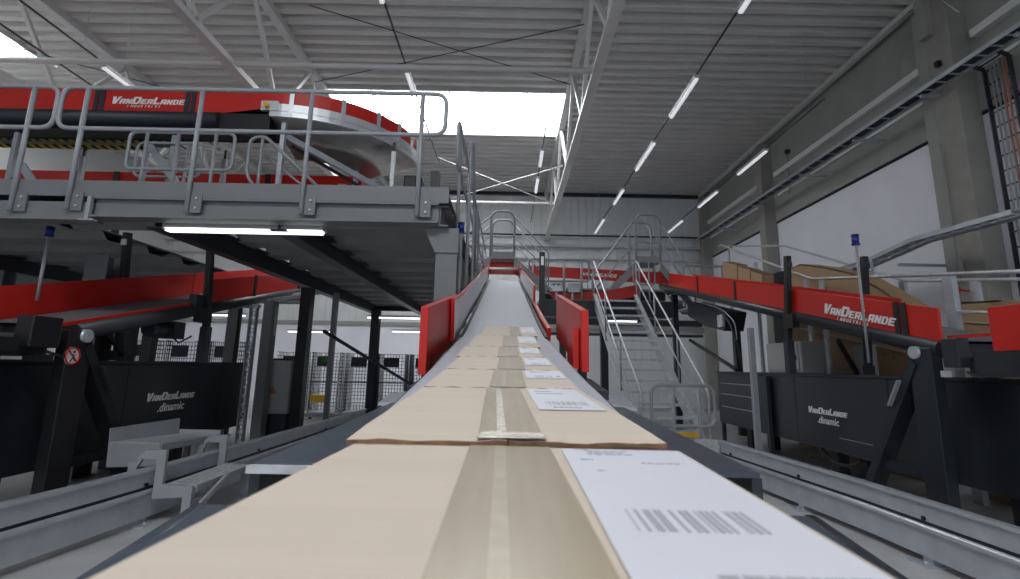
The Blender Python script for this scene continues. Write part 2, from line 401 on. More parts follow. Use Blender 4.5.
# sloping tray
pp = [atX(1024,212,6.9), atX(921,240,6.9), atX(846,274,6.9)]
t = tray('cable_tray', rounded(pp, .10, 3), .34, 'galvanized cable tray bending down across the white wall behind the blue beacon', 'cable trays on the right wall')
for k in range(5): MB().tube([p+V((-.12+k*.055,0,.03)) for p in rounded(pp, .10, 3)], .016, 6).obj('cable', 'rail', t)
c = MB(); p = atX(898,262,6.9); c.beam(p+V((0,0,-.05)), V((8.0,p.y,p.z-.05)), .05, .05); c.obj('wall_bracket', 'galv', t)
c = MB(); p = atX(787,152,7.9); c.tube([p, p+V((0,0,-1.1)), p+V((0,.1,-1.25))], .008, 5); c.bb(p.x-.05,p.x+.08,p.y-.05,p.y+.05,p.z-.04,p.z+.06)
c.obj('wall_cable', 'anthr', label='thin dark cable hanging from a small box on the upper right wall', cat='cable')
c = MB(); c.bb(7.55,7.62,8.05,8.13,6.9,7.0); c.obj('wall_sensor', 'black', label='small black sensor on the nearest right wall column', cat='sensor')
c = MB(); p = atX(958,265,7.58); c.bb(p.x-.05,p.x+.03,p.y-.07,p.y+.07,p.z-.12,p.z+.1).tube([(p.x,p.y,p.z),(p.x,p.y,p.z+2.2)], .012, 6)
c.obj('junction_box', 'cabinet', label='grey junction box with conduit on the foot of the nearest concrete column', cat='junction box')
c = MB(); p = atX(958,290,6.6); disc(c, p, .06, -.05, (1,0,0), 10); c.tube([p, p+V((.25,0,-.02))], .015, 6)
c.obj('red_valve', 'red', label='small red valve wheel in front of the column behind the railings', cat='valve')
# ================================================================ CENTRAL CONVEYOR
BP = [(-.9,1.245),(-.2,1.247),(.5,1.252),(1.0,1.305),(1.45,1.368),(2.26,1.468),(3,1.577),(4,1.722),(4.5,1.825),(5,1.94),(11.2,3.40),(11.7,3.46),(12.4,3.47)]
def zb(y):
    for (a, za), (b, zb_) in zip(BP, BP[1:]):
        if y <= b: return za+(zb_-za)*(y-a)/(b-a)
    return BP[-1][1]
def xo(y): return -.0125*(y-3.2) if y > 1 else .0275
def path(x, y0, y1, dz=0, n=.25):
    k = max(1, int((y1-y0)/n)); return [V((x+xo(y0+(y1-y0)*i/k),y0+(y1-y0)*i/k, zb(y0+(y1-y0)*i/k)+dz)) for i in range(k+1)]
XB = -.03
conv = thing('belt_conveyor', 'central grey belt conveyor carrying parcels straight uphill away from the camera', 'conveyor', (XB,-.9,0))
B0, B1 = XB-.33, XB+.33
MB().sweep([(-.33,-.012),(.33,-.012),(.33,0),(-.33,0)], path(XB,-.9,11.7), xdir=(1,0,0)).obj('belt', 'belt', conv)
for s in (-1, 1):
    x = XB+s*.330
    MB().sweep([(-.018,-.22),(.018,-.22),(.018,-.013),(-.018,-.013)], path(x,-.9,12.2), xdir=(1,0,0)).obj('side_frame', 'anthr', conv)
    # toothed black strip: one connected profile, low between the teeth
    c = MB(); y = 3.9; b0 = 0; n = 0
    while y < 11.2:
        for yy, h in ((y,.003),(y+.02,.018),(y+.07,.018),(y+.09,.003)):
            for xx in (-.014,.014): c.v.append(V((XB+s*.335+xx+xo(yy), yy, zb(yy)+h))); c.v.append(V((XB+s*.335+xx+xo(yy), yy, zb(yy)-.004)))
            n += 1
        y += .11
    for i in range(n-1):
        q = 4*i
        for f in ((0,1),(1,3),(3,2),(2,0)): c.face([q+f[0],q+f[1],q+4+f[1],q+4+f[0]])
    c.obj('edge_roller_strip', 'anthr', conv)
# deck plates beside belt
for s, nm in ((-1,'left'),(1,'right')):
    x = XB+s*.36
    pl = [V((0,y,1.253+.028*(y-1.29))) for y in (1.29,1.8,2.3,2.75)]; lo = min(s*.36,s*.62); hi = max(s*.36,s*.62)
    MB().sweep([(lo,-.012),(hi,-.012),(hi,0),(lo,0)], pl, xdir=(1,0,0)).obj('deck_plate', 'bluegrey', conv)
    MB().sweep([(min(s*.60,s*.625),-.09),(max(s*.60,s*.625),-.09),(max(s*.60,s*.625),-.013),(min(s*.60,s*.625),-.013)], pl, xdir=(1,0,0)).obj('deck_edge', 'anthr', conv)
    e = pl[0]
    if s < 0: MB().box((s*.49, e.y-.012, e.z-.010), (.27,.02,.018)).obj('end_lip', 'galvl', conv)
    lp = [V((0,y,z)) for y, z in ((-.6,1.10),(.3,1.135),(.6,1.165),(.9,1.20),(1.03,1.215))]
    MB().sweep([(min(s*.38,s*.59),-.03),(max(s*.38,s*.59),-.03),(max(s*.38,s*.59),.012),(min(s*.38,s*.59),.012)], lp, xdir=(1,0,0)).obj('deck_plate', 'bluegrey', conv)
    MB().tube([p+V((s*.585,0,-.012)) for p in lp], .028, 10).obj('edge_tube', 'bluegrey' if s<0 else 'anthr', conv)
    # joint bracket
    c = MB(); c.prism([(s*.38,2.78,1.30),(s*.74,2.95,1.26),(s*.80,3.5,1.28),(s*.42,3.5,1.34)], (0,0,.018)); c.obj('joint_plate', 'galv', conv)
    c = MB(); c.prism([(s*.38,3.0,1.335),(s*.60,3.05,1.31),(s*.62,3.8,1.36),(s*.40,3.9,1.44)], (0,0,.05)); c.obj('joint_bracket', 'anthr', conv)
    MB().beam((s*.58,1.18,1.18), (s*.80 if s<0 else s*.9,1.0,.75), .05, .012).obj('guard_flap', 'anthr', conv)
# skirts
def skirt(s, x, y0, y1, h, d, name, m='red', th=.028, side='red'):
    # inner face bare grey, outside and rim red
    MB().sweep([(-th/2,-d),(th/2,-d),(th/2,h),(-th/2,h)], path(x,y0,y1), xdir=(1,0,0)).obj(name, m, conv)
    MB().sweep([(-.003,-d+.02),(.003,-d+.02),(.003,h-.012),(-.003,h-.012)], path(x-s*(th/2+.004),y0+.01,y1), xdir=(1,0,0)).obj('skirt_lining', side, conv)
def vboard(s, x0, y0, y1, zlo0, zhi0, zlo1, zhi1, th=.045):
    c = MB(); c.prism([(x0,y0,zlo0),(x0,y1,zlo1),(x0,y1,zhi1),(x0,y0,zhi0)], (s*th,0,0)); c.obj('guide_board', 'red', conv, bevel=.004)
vboard(-1, -.455, 2.82, 4.4, 1.44, 1.82, 1.72, 2.11)
vboard(1, .425, 2.95, 4.5, 1.47, 1.83, 1.75, 2.14)
MB().bb(.385,.42,3.02,3.32,1.49,1.73).obj('guide_board', 'red', conv)
for s, x, y in ((-1,-.48,3.0),(-1,-.48,4.1),(1,.45,3.1),(1,.45,4.2)):
    MB().beam((x,y,zb(y)-.03),(x-s*.0,y,zb(y)-.28), .05, .05).obj('board_bracket', 'anthr', conv)
skirt(-1, -.425, 3.85, 11.4, .30, .03, 'skirt_board', side='alu')
skirt(1, .365, 6.5, 11.4, .25, .11, 'skirt_board', side='alu')
skirt(1, .36, 4.3, 6.46, .04, .07, 'low_skirt', side='red')
# far transfer section with red end
c = MB(); c.bb(-.54, .22, 12.3, 12.34, 3.74, 4.06); c.obj('end_board', 'red', conv)
c = MB()
for s in (-1,1): MB().prism([(XB-.11+s*.37,11.45,3.50),(XB-.12+s*.37,12.3,3.62),(XB-.12+s*.37,12.3,4.05),(XB-.11+s*.37,11.45,3.74)], (s*.03,0,0)).obj('end_board', 'red', conv)
MB().tube([(-.5,11.5,3.72),(.2,11.5,3.72)], .03).obj('cross_bar', 'galvl', conv)
# supports
for y in (.2, 2.6, 5.2, 7.8, 10.4):
    for s in (-1, 1):
        MB().bb(XB+s*.365-.04, XB+s*.365+.04, y-.04, y+.04, 0.01, zb(y)-.2).bb(XB+s*.365-.08, XB+s*.365+.08, y-.08, y+.08, 0, .012).obj('leg', 'anthr', conv)
    MB().beam((XB-.33,y,zb(y)-.35),(XB+.33,y,zb(y)-.35), .06, .06).obj('cross_brace', 'anthr', conv)
# tall black sensor post at the right of the belt
t = thing('support_post', 'tall black post standing right beside the far central conveyor', 'post', (.47,7.2,0))
MB().bb(.43,.51,7.16,7.24,0.01,3.15).obj('post', 'black', t, bevel=.006)
MB().bb(.40,.54,7.1,7.3,0,.012).obj('base_plate', 'black', t)
MB().bb(.45,.49,7.148,7.158,2.95,3.08).obj('sticker', 'alu', t)
# ================================================================ PARCELS
PT = [(.06,1.419),(.486,1.426),(.99,1.457),(1.33,1.489),(1.75,1.529),(2.08,1.575),(2.65,1.655),(3.21,1.745)]
XC = [.008,.003,-.012,-.015,-.028,-.018,.004]
LBL = ['nearest cardboard parcel on the central belt, its large shipping label filling the lower right',
 'second cardboard parcel from the camera, with a ragged brown front edge behind the nearest one',
 'third cardboard parcel from the camera on the central belt',
 'fourth cardboard parcel from the camera on the central belt',
 'fifth cardboard parcel from the camera, in the middle of the belt row',
 'sixth cardboard parcel from the camera, last but one up the belt',
 'farthest cardboard parcel up the grey belt']
W = .30
TP = [(.405,.65,.665,.985,.0,.86),(.405,.615,.655,.96,.40,.97),(.42,.66,.68,.98,.45,.95),(.45,.70,.72,.97,.3,.9),(.47,.72,.74,.98,.3,.9),(.47,.70,.72,.98,.3,.85),(.5,.7,.73,.99,.25,.9)]
rnd = random.Random(3)
for i in range(7):
    y0, z0 = PT[i]; y1, z1 = PT[i+1]
    y0 += .004; zf = .0055 if i == 1 else .001
    x0_, x1_ = {0:(-.003,.008), 1:(.001,-.012)}.get(i, (XC[i],XC[i]))
    a = V((x0_,y0,z0+zf)); bq = V((x1_,y1,z1)); d = (bq-a); L = d.length; d.normalize(); xa_ = d.cross(V((0,0,1))).normalized(); up = xa_.cross(d).normalized()
    R = Matrix((xa_, d, up)).transposed()
    def P(u, v, w): return a+R@V((u,v,w))      # u across, v along, w normal (0=top)
    th_ = min(z0-zb(y0), z1-zb(y1), (z0+z1)/2-zb((y0+y1)/2))-.002
    t = thing('cardboard_parcel', LBL[i], 'parcel', a-up*th_, 'cardboard parcels in a row on the central belt')
    c = MB(); c.box(P(0,L/2,-.0045-(th_-.0045)/2), (W-.006,L-.008,th_-.0045), R); c.obj('box_body', 'kraft', t, bevel=.003)
    # two top flaps with ragged front rim
    for s in (-1, 1):
        c = MB(); n = 16; th = .0045
        x0 = .0006*s; x1 = s*W/2; b0 = len(c.v)
        for k in range(n+1):
            u = x0+(x1-x0)*k/n; j = rnd.uniform(-.002,.001); jz = -.0008+.0007*sin(k*1.1+i*2+s)+rnd.uniform(-.0003,.0003); jz2 = (.0009*sin(k*.55+i)-.0012 if i==1 else 0)
            for (v, w) in ((j,-th+jz2),(j,jz+jz2*.5),(L*.15,0),(L-.002,0),(L-.002,-th)): c.v.append(P(u,v,w))
        for k in range(n):
            for q in range(4):
                c.cur = 1 if q == 0 else 0
                c.face([b0+k*5+q, b0+k*5+q+1, b0+(k+1)*5+q+1, b0+(k+1)*5+q])
            c.cur = 0; c.face([b0+k*5+4, b0+k*5, b0+(k+1)*5, b0+(k+1)*5+4])
        c.cur = 1; c.face([b0+k_ for k_ in range(5)]); c.face([b0+n*5+k_ for k_ in range(5)])
        c.obj('top_flap', ['kraft','kraftedge'], t)
    ta, tb, la, lb_, lv0, lv1 = TP[i]
    X = lambda f: (f-.5)*W
    e = .0007
    c = MB(); tw = .0135 if i == 0 else .0; t0_ = .003 if i == 0 else 0
    c.prism([P(X(ta)+t0_,.001,e),P(X(tb)+t0_,.001,e),P(X(tb)-tw,L-.002,e),P(X(ta)-tw,L-.002,e)], up*.0004); c.obj('packing_tape', 'tape', t)
    c = MB(); xm = X((ta+tb)/2)
    c.prism([P(xm-.013+t0_,.002,e+.0005),P(xm-.004+t0_,.002,e+.0005),P(xm-.004-tw,L-.003,e+.0005),P(xm-.013-tw,L-.003,e+.0005)], up*.0002)
    if i == 1:
        c.prism([P(X(ta)-.002,.0,e+.0009),P(X(tb)+.003,.0,e+.0009),P(X(tb)-.002,.030,e+.0009),P(X(ta)+.004,.032,e+.0009)], up*.0005)
    c.obj('tape_strip', 'clear' if i != 1 else 'shiny', t)
    lbm = MB(); q0 = L*lv0 if i else .02; q1 = L*lv1 if i else L-.012
    lo = .0012
    lbm.prism([P(X(la)-(.001 if i==0 else 0),q0,lo),P(X(lb_),q0,lo),P(X(lb_),q1,lo),P(X(la)-(.008 if i==0 else 0),q1,lo)], up*.0004)
    lab = lbm.obj('shipping_label', 'label', t)
    WO[lab.name] = WO[t.name]
    ink = MB(); w0 = X(la)+.012; w1 = X(lb_)-.010; o2 = lo+.0006
    LV = q1-q0
    if i == 0:
        by0, by1 = .192, .226
    else: by0, by1 = q0+LV*.17, q0+LV*.30
    if i == 0: w0 = X(la)+.008; w1 = X(lb_)-.018
    x = w0+.004
    while x < w1-.004:
        w_ = rnd.choice([.0006,.001,.0016,.0024]) ; 
        if i > 1: w_ *= 1.6
        if rnd.random() < (.82 if True else 1): ink.prism([P(x,by0,o2),P(x+w_,by0,o2),P(x+w_,by1,o2),P(x,by1,o2)], up*.0002)
        x += w_+rnd.choice([.0007,.0012,.0018,.003])
    # address lines
    def line(xa, xb, v, h=.003):
        x = xa
        while x < xb:
            w_ = rnd.uniform(.003,.009); w_ = min(w_, xb-x); ink.prism([P(x,v,o2),P(x+w_,v,o2),P(x+w_,v+h,o2),P(x,v+h,o2)], up*.0002); x += w_+.0016
    if i == 0:
        for v, xa, xb in ((.36,.004,.014),(.35,.05,.08),(.32,.012,.018),(.14,.03,.09)):
            if v < L-.02: line(X(la)+xa, X(la)+xb, v, .0022 if v > .3 else .004)
        for v, xa, xb in ((.405,.004,.015),(.398,.012,.05),(.39,.014,.044),(.383,.012,.05)): line(X(la)+xa, X(la)+xb, v, .002)
    else:
        line(w0+.01, w1-.02, q0+LV*.06, LV*.04); line(w0, w0+.03, q0+LV*.8, LV*.04); line(w0, w0+.045, q0+LV*.68, LV*.03)
    ink.obj('barcode_print', 'ink', lab, kind='stuff')
# ================================================================ GUARD RAILS
def guard_rail(pts, s, lb, posts):
    """s=+1 right of the lane, -1 left; pts ground line"""
    t = thing('guard_rail', lb, 'guard rail', pts[0], 'galvanized guard rails along the lane')
    P0 = [V((p[0],p[1],0)) for p in pts]
    f = lambda prof: [(x*s, z) for x, z in prof]
    up = f([(0,.335),(.012,.335),(.012,.475),(.05,.488),(.05,.5),(-.02,.5),(-.026,.475),(0,.475)])
    MB().sweep(up, P0).obj('upper_beam', 'galv', t)
    MB().sweep(f([(.012,.30),(.05,.30),(.05,.36),(.012,.36)]), P0).obj('slot_strip', 'anthr', t)
    MB().tube([p+V((-.012*s,0,.285)) for p in P0], .027, 10).obj('middle_tube', 'galv', t)
    MB().sweep(f([(-.004,.06),(.01,.06),(.01,.27),(-.004,.27)]), P0).obj('lower_beam', 'galv', t)
    for y in posts:
        for a, b in zip(P0, P0[1:]):
            if a.y <= y <= b.y or b.y <= y <= a.y:
                k = (y-a.y)/(b.y-a.y); p = a+(b-a)*k
                q = MB(); q.bb(p.x+s*.02, p.x+s*.10, y-.05, y+.05, .012, .47); pst = q.obj('post', 'galv', t)
                q = MB(); q.bb(p.x-s*.07, p.x+s*.2, y-.1, y+.1, 0, .012); q.obj('foot_plate', 'galv', t)
                q = MB(); q.bb(p.x-s*.012, p.x+s*.01, y-.05, y-.02, .34, .37); q.obj('slot', 'black', t)
                q = MB(); disc(q, (p.x-s*.05,y-.06,.012), .012, .03, (0,0,1), 6); q.obj('anchor_bolt', 'galvl', t)
L3 = atZ(345,418,.5)
guard_rail([(-3.64,2.4),(-3.47,3.68),(-3.378,4.42),(-3.30,5.2),(-3.22,7.5),(-3.15,11.5)], -1, 'left galvanized guard rail running away past the small footstep, beside the black machine', (3.3,4.95,6.9,9.2,11.2))
guard_rail([(3.50,2.4),(3.41,3.557),(3.344,4.994),(3.082,7.542)], 1, 'right galvanized guard rail in front of the black machine with the white lettering', (3.2,4.35,5.9,7.3))
t = thing('guard_rail', 'short galvanized rail return at the far end of the right guard rail', 'guard rail', (2.75,7.6,0), 'galvanized guard rails along the lane')
MB().bb(2.72,3.08,7.56,7.6,.08,.5).obj('end_beam', 'galvl', t); MB().bb(2.85,2.93,7.6,7.68,0,.45).obj('post', 'galv', t)
# ================================================================ SIDE MACHINES + INCLINED CONVEYORS
SL = .227
def zn(y): return 2.146+SL*(y-4.96)      # skirt top
def side(s):
    side_nm = 'right' if s > 0 else 'left'
    # ---- low black machine
    yend = 11.2 if s > 0 else 8.87
    t = thing('feeder_machine', 'long low dark machine housing with white lettering behind the %s guard rail' % side_nm, 'machine', (s*4.9,4,.0), 'dark feeder machines beside the lane')
    x0, x1 = s*4.6, s*5.35
    MB().bb(x0,x1,1.5,yend,.40,1.43).obj('housing', 'panel', t, bevel=.01)
    MB().bb(x0-s*.02,x0+s*.03,1.5,yend,1.43,1.465).obj('top_rim', 'anthr' if s>0 else 'anthr', t)
    MB().bb(x1-s*.03,x1+s*.02,1.5,yend,1.43,1.465).obj('top_rim', 'anthr', t)
    for y in (2.2, 4.9, 7.6) + ((10.2,) if s>0 else ()):
        MB().bb(s*4.75,s*4.9,y-.1,y+.1,.0,.40).obj('foot', 'black', t)
        MB().bb(s*5.15,s*5.3,y-.1,y+.1,.0,.40).obj('foot', 'black', t)
    for y in (6.2, 8.2):
        MB().bb(x0-s*.004,x0,y-.004,y+.004,.42,1.42).obj('panel_seam', 'black', t)
    # thin pale strip painted on as a highlight, then the lettering
    MB().bb(x0-s*.006,x0,6.55,7.2,.60,.606).obj('edge_highlight', 'alu', t)
    if s > 0:
        o = atX(808,412,4.595); right = (0,-1,0)
    else:
        o = atX(145,402,-4.595); right = (0,1,0)
    h = .066 if s > 0 else .068
    vdl_mb(.90 if s > 0 else 1.0, 'din', right, (0,0,1), o).obj('lettering', 'white', t)
    # ---- A frame
    a = thing('pivot_frame', 'black A-shaped pivot frame in front of the %s machine' % side_nm, 'support frame', (s*4.3,5.0,0), 'black A-shaped frames carrying the inclined conveyors')
    yc = 4.95 if s<0 else 5.15
    pz = 1.74
    MB().prism([(s*4.2,yc-.10,.02),(s*4.2,yc+.16,.02),(s*4.2,yc+.17,pz+.02),(s*4.2,yc-.12,pz+.02)], (s*.12,0,0)).obj('upright', 'panel' if s>0 else 'black', a, bevel=.01)
    MB().beam((s*4.27,yc+.10,1.62),(s*4.27,yc+1.05,.12), .10, .17, (1,0,0)).obj('diagonal', 'panel' if s>0 else 'black', a)
    MB().beam((s*4.27,yc+.05,.50),(s*4.27,yc+.78,.50), .08, .10).obj('cross_bar', 'panel' if s>0 else 'black', a)
    MB().bb(s*4.18,s*4.36,yc-.3,yc+1.2,0,.03).obj('base_rail', 'anthr', a)
    MB().beam((s*4.19,yc+.28,1.42),(s*4.19,yc+.46,1.15), .02, .10, (1,0,0)).obj('stop_block', 'rail' if s>0 else 'anthr', a)
    c = MB(); disc(c, (s*4.17,yc+.06,pz-.03), .065, s*.06, (1,0,0), 16); c.obj('pivot_pin', 'galv', a)
    c = MB(); disc(c, (s*4.165,yc+.06,pz-.03), .03, s*.02, (1,0,0), 6); c.obj('pivot_nut', 'galvl', a)
    if s < 0:
        c = MB(); q = atX(72,356,-4.195); disc(c, q, .085, -.004, (1,0,0), 24); sg = c.obj('warning_sign', 'white', a); WO[sg.name] = WO[a.name]
        c = MB(); n = 28; b0 = 0
        ring = [V((q.x+.006, q.y+cos(2*pi*k/n)*.078, q.z+sin(2*pi*k/n)*.078)) for k in range(n)]
        c.tube(ring, .008, 6, closed=True); c.beam(V((q.x+.008,q.y-.055,q.z+.055)), V((q.x+.008,q.y+.055,q.z-.055)), .006, .014, (1,0,0)); c.obj('red_ring', 'red', sg)
        c = MB(); c.beam((q.x+.005,q.y-.01,q.z+.02),(q.x+.005,q.y+.01,q.z-.02), .004,.022,(1,0,0)); disc(c,(q.x+.004,q.y+.015,q.z+.04),.012,.004,(1,0,0),10)
        c.beam((q.x+.005,q.y,q.z-.02),(q.x+.005,q.y-.02,q.z-.055), .004,.012,(1,0,0)); c.beam((q.x+.005,q.y+.01,q.z-.02),(q.x+.005,q.y+.035,q.z-.045), .004,.012,(1,0,0)); c.beam((q.x+.005,q.y,q.z+.015),(q.x+.005,q.y+.04,q.z+.005), .004,.010,(1,0,0)); c.obj('pictogram', 'black', sg)
    # ---- inclined conveyor
    k = thing('inclined_conveyor', ('red sided belt conveyor with white lettering climbing to the back right' if s>0 else 'red sided belt conveyor climbing to the back left under the platform'), 'conveyor', (s*4.75,5,1.6), 'red sided inclined conveyors on both sides')
    y0, y1 = 5.0, (14.0 if s>0 else 11.6)
    zz = lambda y, d=0: zn(y)-.33+d
    MB().prism([(s*4.34,y0,zz(y0)),(s*4.34,y1,zz(y1)),(s*4.34,y1,zz(y1)+.012),(s*4.34,y0,zz(y0)+.012)], (s*.82,0,0)).obj('belt', 'beltdark', k)
    MB().prism([(s*4.38,y0+.1,zz(y0)-.17),(s*4.38,y1,zz(y1)-.17),(s*4.38,y1,zz(y1)-.02),(s*4.38,y0+.1,zz(y0)-.02)], (s*.74,0,0)).obj('bed', 'anthr', k)
    # round edge tube
    for x in (4.31, 5.2): MB().tube([(s*x,y0,zz(y0)-.08),(s*x,y1,zz(y1)-.08)], .085, 12).obj('frame_tube', 'anthr', k)
    # skirts
    def sk_(x, ya, yb, h0=-.02, h1=.33, nm='side_panel'):
        MB().prism([(s*x,ya,zz(ya)+h0),(s*x,yb,zz(yb)+h0),(s*x,yb,zz(yb)+h1),(s*x,ya,zz(ya)+h1)], (s*.03,0,0)).obj(nm, 'red', k, bevel=.003)
    cuts = [4.96,5.48,7.62,9.35,11.2,14.0] if s>0 else [6.95,8.3,10,11.6]
    for ya, yb in zip(cuts, cuts[1:]):
        sk_(4.27, ya+.004, yb-.004)
    for ya in cuts[1:-1]+([5.38] if s>0 else []):
        MB().prism([(s*4.255,ya-.035,zz(ya)-.13),(s*4.255,ya+.035,zz(ya)-.13),(s*4.255,ya+.035,zz(ya)+.34),(s*4.255,ya-.035,zz(ya)+.34)], (s*.014,0,0)).obj('joint_strap', 'black', k)
    for x in (5.2,):
        for ya, yb in ((3.2 if s<0 else 6.6,8.1),(8.15,y1)):
            if s<0 and ya<5: # far panel begins before the pivot
                MB().prism([(s*x,ya,zz(ya)-.02),(s*x,yb,zz(yb)-.02),(s*x,yb,zz(yb)+.36),(s*x,ya,zz(ya)+.36)], (s*.03,0,0)).obj('side_panel', 'red', k)
            else: sk_(x, ya, yb, -.02, .29 if s>0 else .36)
    if s < 0:
        MB().prism([(-4.29,4.8,zz(4.8)+.0),(-4.29,6.72,zz(6.72)+.0),(-4.29,6.72,zz(6.72)+.035),(-4.29,4.8,zz(4.8)+.035)], (-.05,0,0)).obj('low_edge_strip', 'red', k)
        MB().bb(-4.34,-4.24,6.74,6.92,zz(6.8)-.1,zz(6.8)+.14).obj('edge_block', 'anthr', k)
    # near level part before the pivot
    if s > 0:
        MB().bb(4.27,4.30,2.2,4.44,1.705,2.09).obj('side_panel', 'red', k, bevel=.003)
        MB().bb(4.28,4.31,2.2,4.66,1.48,1.70).obj('frame_panel', 'anthr', k)
        MB().bb(4.27,4.28,4.0,4.35,1.56,1.64).obj('cover_plate', 'panel', k)
        MB().bb(4.33,4.35,4.44,4.96,1.84,1.87).obj('low_edge_strip', 'red', k)
        MB().bb(4.33,5.1,2.2,4.9,1.62,1.66).obj('belt', 'rubber', k)
        MB().bb(4.32,5.2,2.2,4.75,1.50,1.615).obj('bed', 'anthr', k)
        MB().bb(4.22,4.34,4.74,4.92,1.56,1.84).obj('drive_motor', 'anthr', k, bevel=.01)
        MB().bb(4.2,4.24,4.86,4.94,1.47,1.53).obj('connector', 'alu', k)
        for yy in (4.7,4.2,3.8): MB().tube([(4.25,yy,1.52),(4.22,yy-.15,1.47),(4.22,yy-.35,1.49)], .012, 6).obj('cable_loop', 'black', k)
        o = atX(823,316,4.252); d = V((0,-1,-SL)).normalized()
        vdl_mb(1.27, 'IND', d, (0,0,1), o+V((0,0,.045))).obj('lettering', 'white', k)
    else:
        MB().bb(-4.34,-5.2,2.2,4.98,1.655,1.70).obj('belt', 'beltdark', k)
        MB().bb(-4.32,-5.2,2.2,4.75,1.50,1.655).obj('bed', 'anthr', k)
        MB().bb(-4.18,-4.34,4.42,4.72,1.58,1.86).obj('drive_motor', 'black', k, bevel=.015)
        MB().bb(-4.2,-4.3,4.1,4.35,1.55,1.66).obj('switch_box', 'black', k); MB().bb(-4.2,-4.3,4.5,4.7,1.46,1.52).obj('connector', 'black', k); MB().tube([(-4.22,4.9,1.7),(-4.2,4.8,1.5),(-4.2,4.6,1.55)], .015, 6).obj('cable_loop', 'black', k)
    # tall black adjuster posts
    for i, (x, y, zt, zlo) in enumerate(((4.22,7.45,3.22,1.95),(5.28,7.3,3.2,1.6))):
        y_ = y-(0 if s>0 else .58)
        w = thing('adjuster_post', 'tall black post clamped to the %s side of the %s inclined conveyor' % ('near' if i==0 else 'far', side_nm), 'post', (s*x,y_,zlo), 'black posts holding the inclined conveyors')
        lean = V((0,.12,0))
        MB().beam((s*x,y_-.02,zt),(s*x,y_+.14,zlo), .09, .07, (1,0,0)).obj('post', 'black', w)
        c = MB(); c.bb(s*x-.05,s*x+.05,y_-.1,y_+.16,zz(y_)-.25,zz(y_)-.05); c.obj('clamp', 'black', w)
        MB().bb(s*x-.03,s*x+.03,y_-.03-.05,y_-.05,zt-.18,zt-.10).obj('clip', 'alu' if s<0 else 'anthr', w)
        MB().bb(s*(x+.0)-.05,s*x+.05,y_+.08,y_+.2,1.47 if s*x>0 or i else 1.47,zlo).obj('foot_block', 'anthr', w)
side(1); side(-1)
# hose and crosshair mark below right machine
c = MB(); c.tube(rounded([atX(822,449,4.66),atX(833,463,4.66),atX(850,467,4.66),atX(862,461,4.66)], .3, 6), .022, 8)
c.obj('black_hose', 'rubber', label='black hose sagging below the right machine near the lettering', cat='hose')
# left machine: second stretch with smooth darker panel under platform
t = thing('galvanized_post', 'slim grey steel post standing in front of the right machine', 'post', (3.95,8.2,0))
c = MB(); c.bb(3.91,3.99,8.16,8.24,.0,2.18); c.obj('post', 'rail', t); MB().bb(3.86,4.04,8.1,8.3,0,.012).obj('base_plate', 'rail', t)
# ================================================================ PLATFORM
PF = thing('steel_platform', 'raised grey steel platform on the left carrying the upper red conveyor', 'platform', (-5,4.9,0))
XR = -.64
MB().bb(-13.5,XR,4.88,4.90,3.115,3.285).obj('toe_board', 'grey', PF)
# fascia channel beam, two lengths
MB().bb(-13.5,-4.28,4.90,5.05,2.90,3.06).bb(-13.5,-4.28,4.89,5.08,2.87,2.90).obj('edge_beam', 'grey', PF)
MB().bb(-4.26,XR-.10,4.93,4.95,2.92,3.11).bb(-4.26,XR-.10,4.88,5.08,2.905,2.925).bb(-4.26,XR-.10,4.88,5.08,3.095,3.113).obj('edge_beam', 'grey', PF)
# I-beam end visible at px 27 and 180 (running back)
def ibeam(a, b, w=.16, h=.22, m='grey', name='floor_beam', par=PF):
    a = V(a); b = V(b); d = (b-a).normalized(); x = d.cross(V((0,0,1))).normalized(); u = x.cross(d)
    c = MB(); prof = [(-w/2,-h/2),(w/2,-h/2),(w/2,-h/2+.015),(.006,-h/2+.015),(.006,h/2-.015),(w/2,h/2-.015),(w/2,h/2),(-w/2,h/2),(-w/2,h/2-.015),(-.006,h/2-.015),(-.006,-h/2+.015),(-w/2,-h/2+.015)]
    c.sweep(prof, [a, b], xdir=x); return c.obj(name, m, par)
ibeam((XR-.09,4.95,3.0),(XR-.09,14,3.0), .17, .22)
ibeam((-2.45,5.1,2.98),(-2.45,14,2.98), .17, .26, 'anthr')
ibeam((-3.75,5.1,2.98),(-3.75,14,2.98), .17, .26, 'anthr')
ibeam((-8.2,5.1,2.98),(-8.2,14,2.98), .17, .26, 'anthr')
for y in (13.9,): ibeam((-3.75,y,3.0),(XR-.09,y,3.0), .12, .14, 'anthr')
c = MB(); deck_patch(c, -3.7, XR, 5.0, 14, 3.08, per=.80, d=.10); deck_patch(c, -13.5, -5.5, 5.0, 14, 3.08, per=.80, d=.10); deck_patch(c, -5.5, -3.7, 5.0, 6.1, 3.08, per=.80, d=.10)
c.obj('decking', 'darkdeck', PF)
MB().bb(-13.5,-5.5,4.95,14,3.19,3.21).bb(-5.5,-3.7,4.95,6.1,3.19,3.21).bb(-3.7,XR,4.95,14,3.19,3.21).obj('deck_floor', 'grey', PF)
def column(x, y, z1, w=.2, m='grey', lb=None, gus=False, z0=0):
    c = MB(); c.bb(x-w/2,x+w/2,y-w/2,y-w/2+.015,z0,z1).bb(x-w/2,x+w/2,y+w/2-.015,y+w/2,z0,z1).bb(x-.006,x+.006,y-w/2+.015,y+w/2-.015,z0,z1)
    c.bb(x-w/2-.04,x+w/2+.04,y-w/2-.04,y+w/2+.04,z0,z0+.02)
    o = c.obj('column', m, PF)
    if gus: c = MB(); c.prism([(x-w/2-.13,y-w/2-.02,z1),(x+w/2+.01,y-w/2-.02,z1),(x+w/2+.01,y-w/2-.02,z1-.26),(x-w/2-.01,y-w/2-.02,z1-.26)], (0,.016,0)); c.obj('gusset', m, PF)
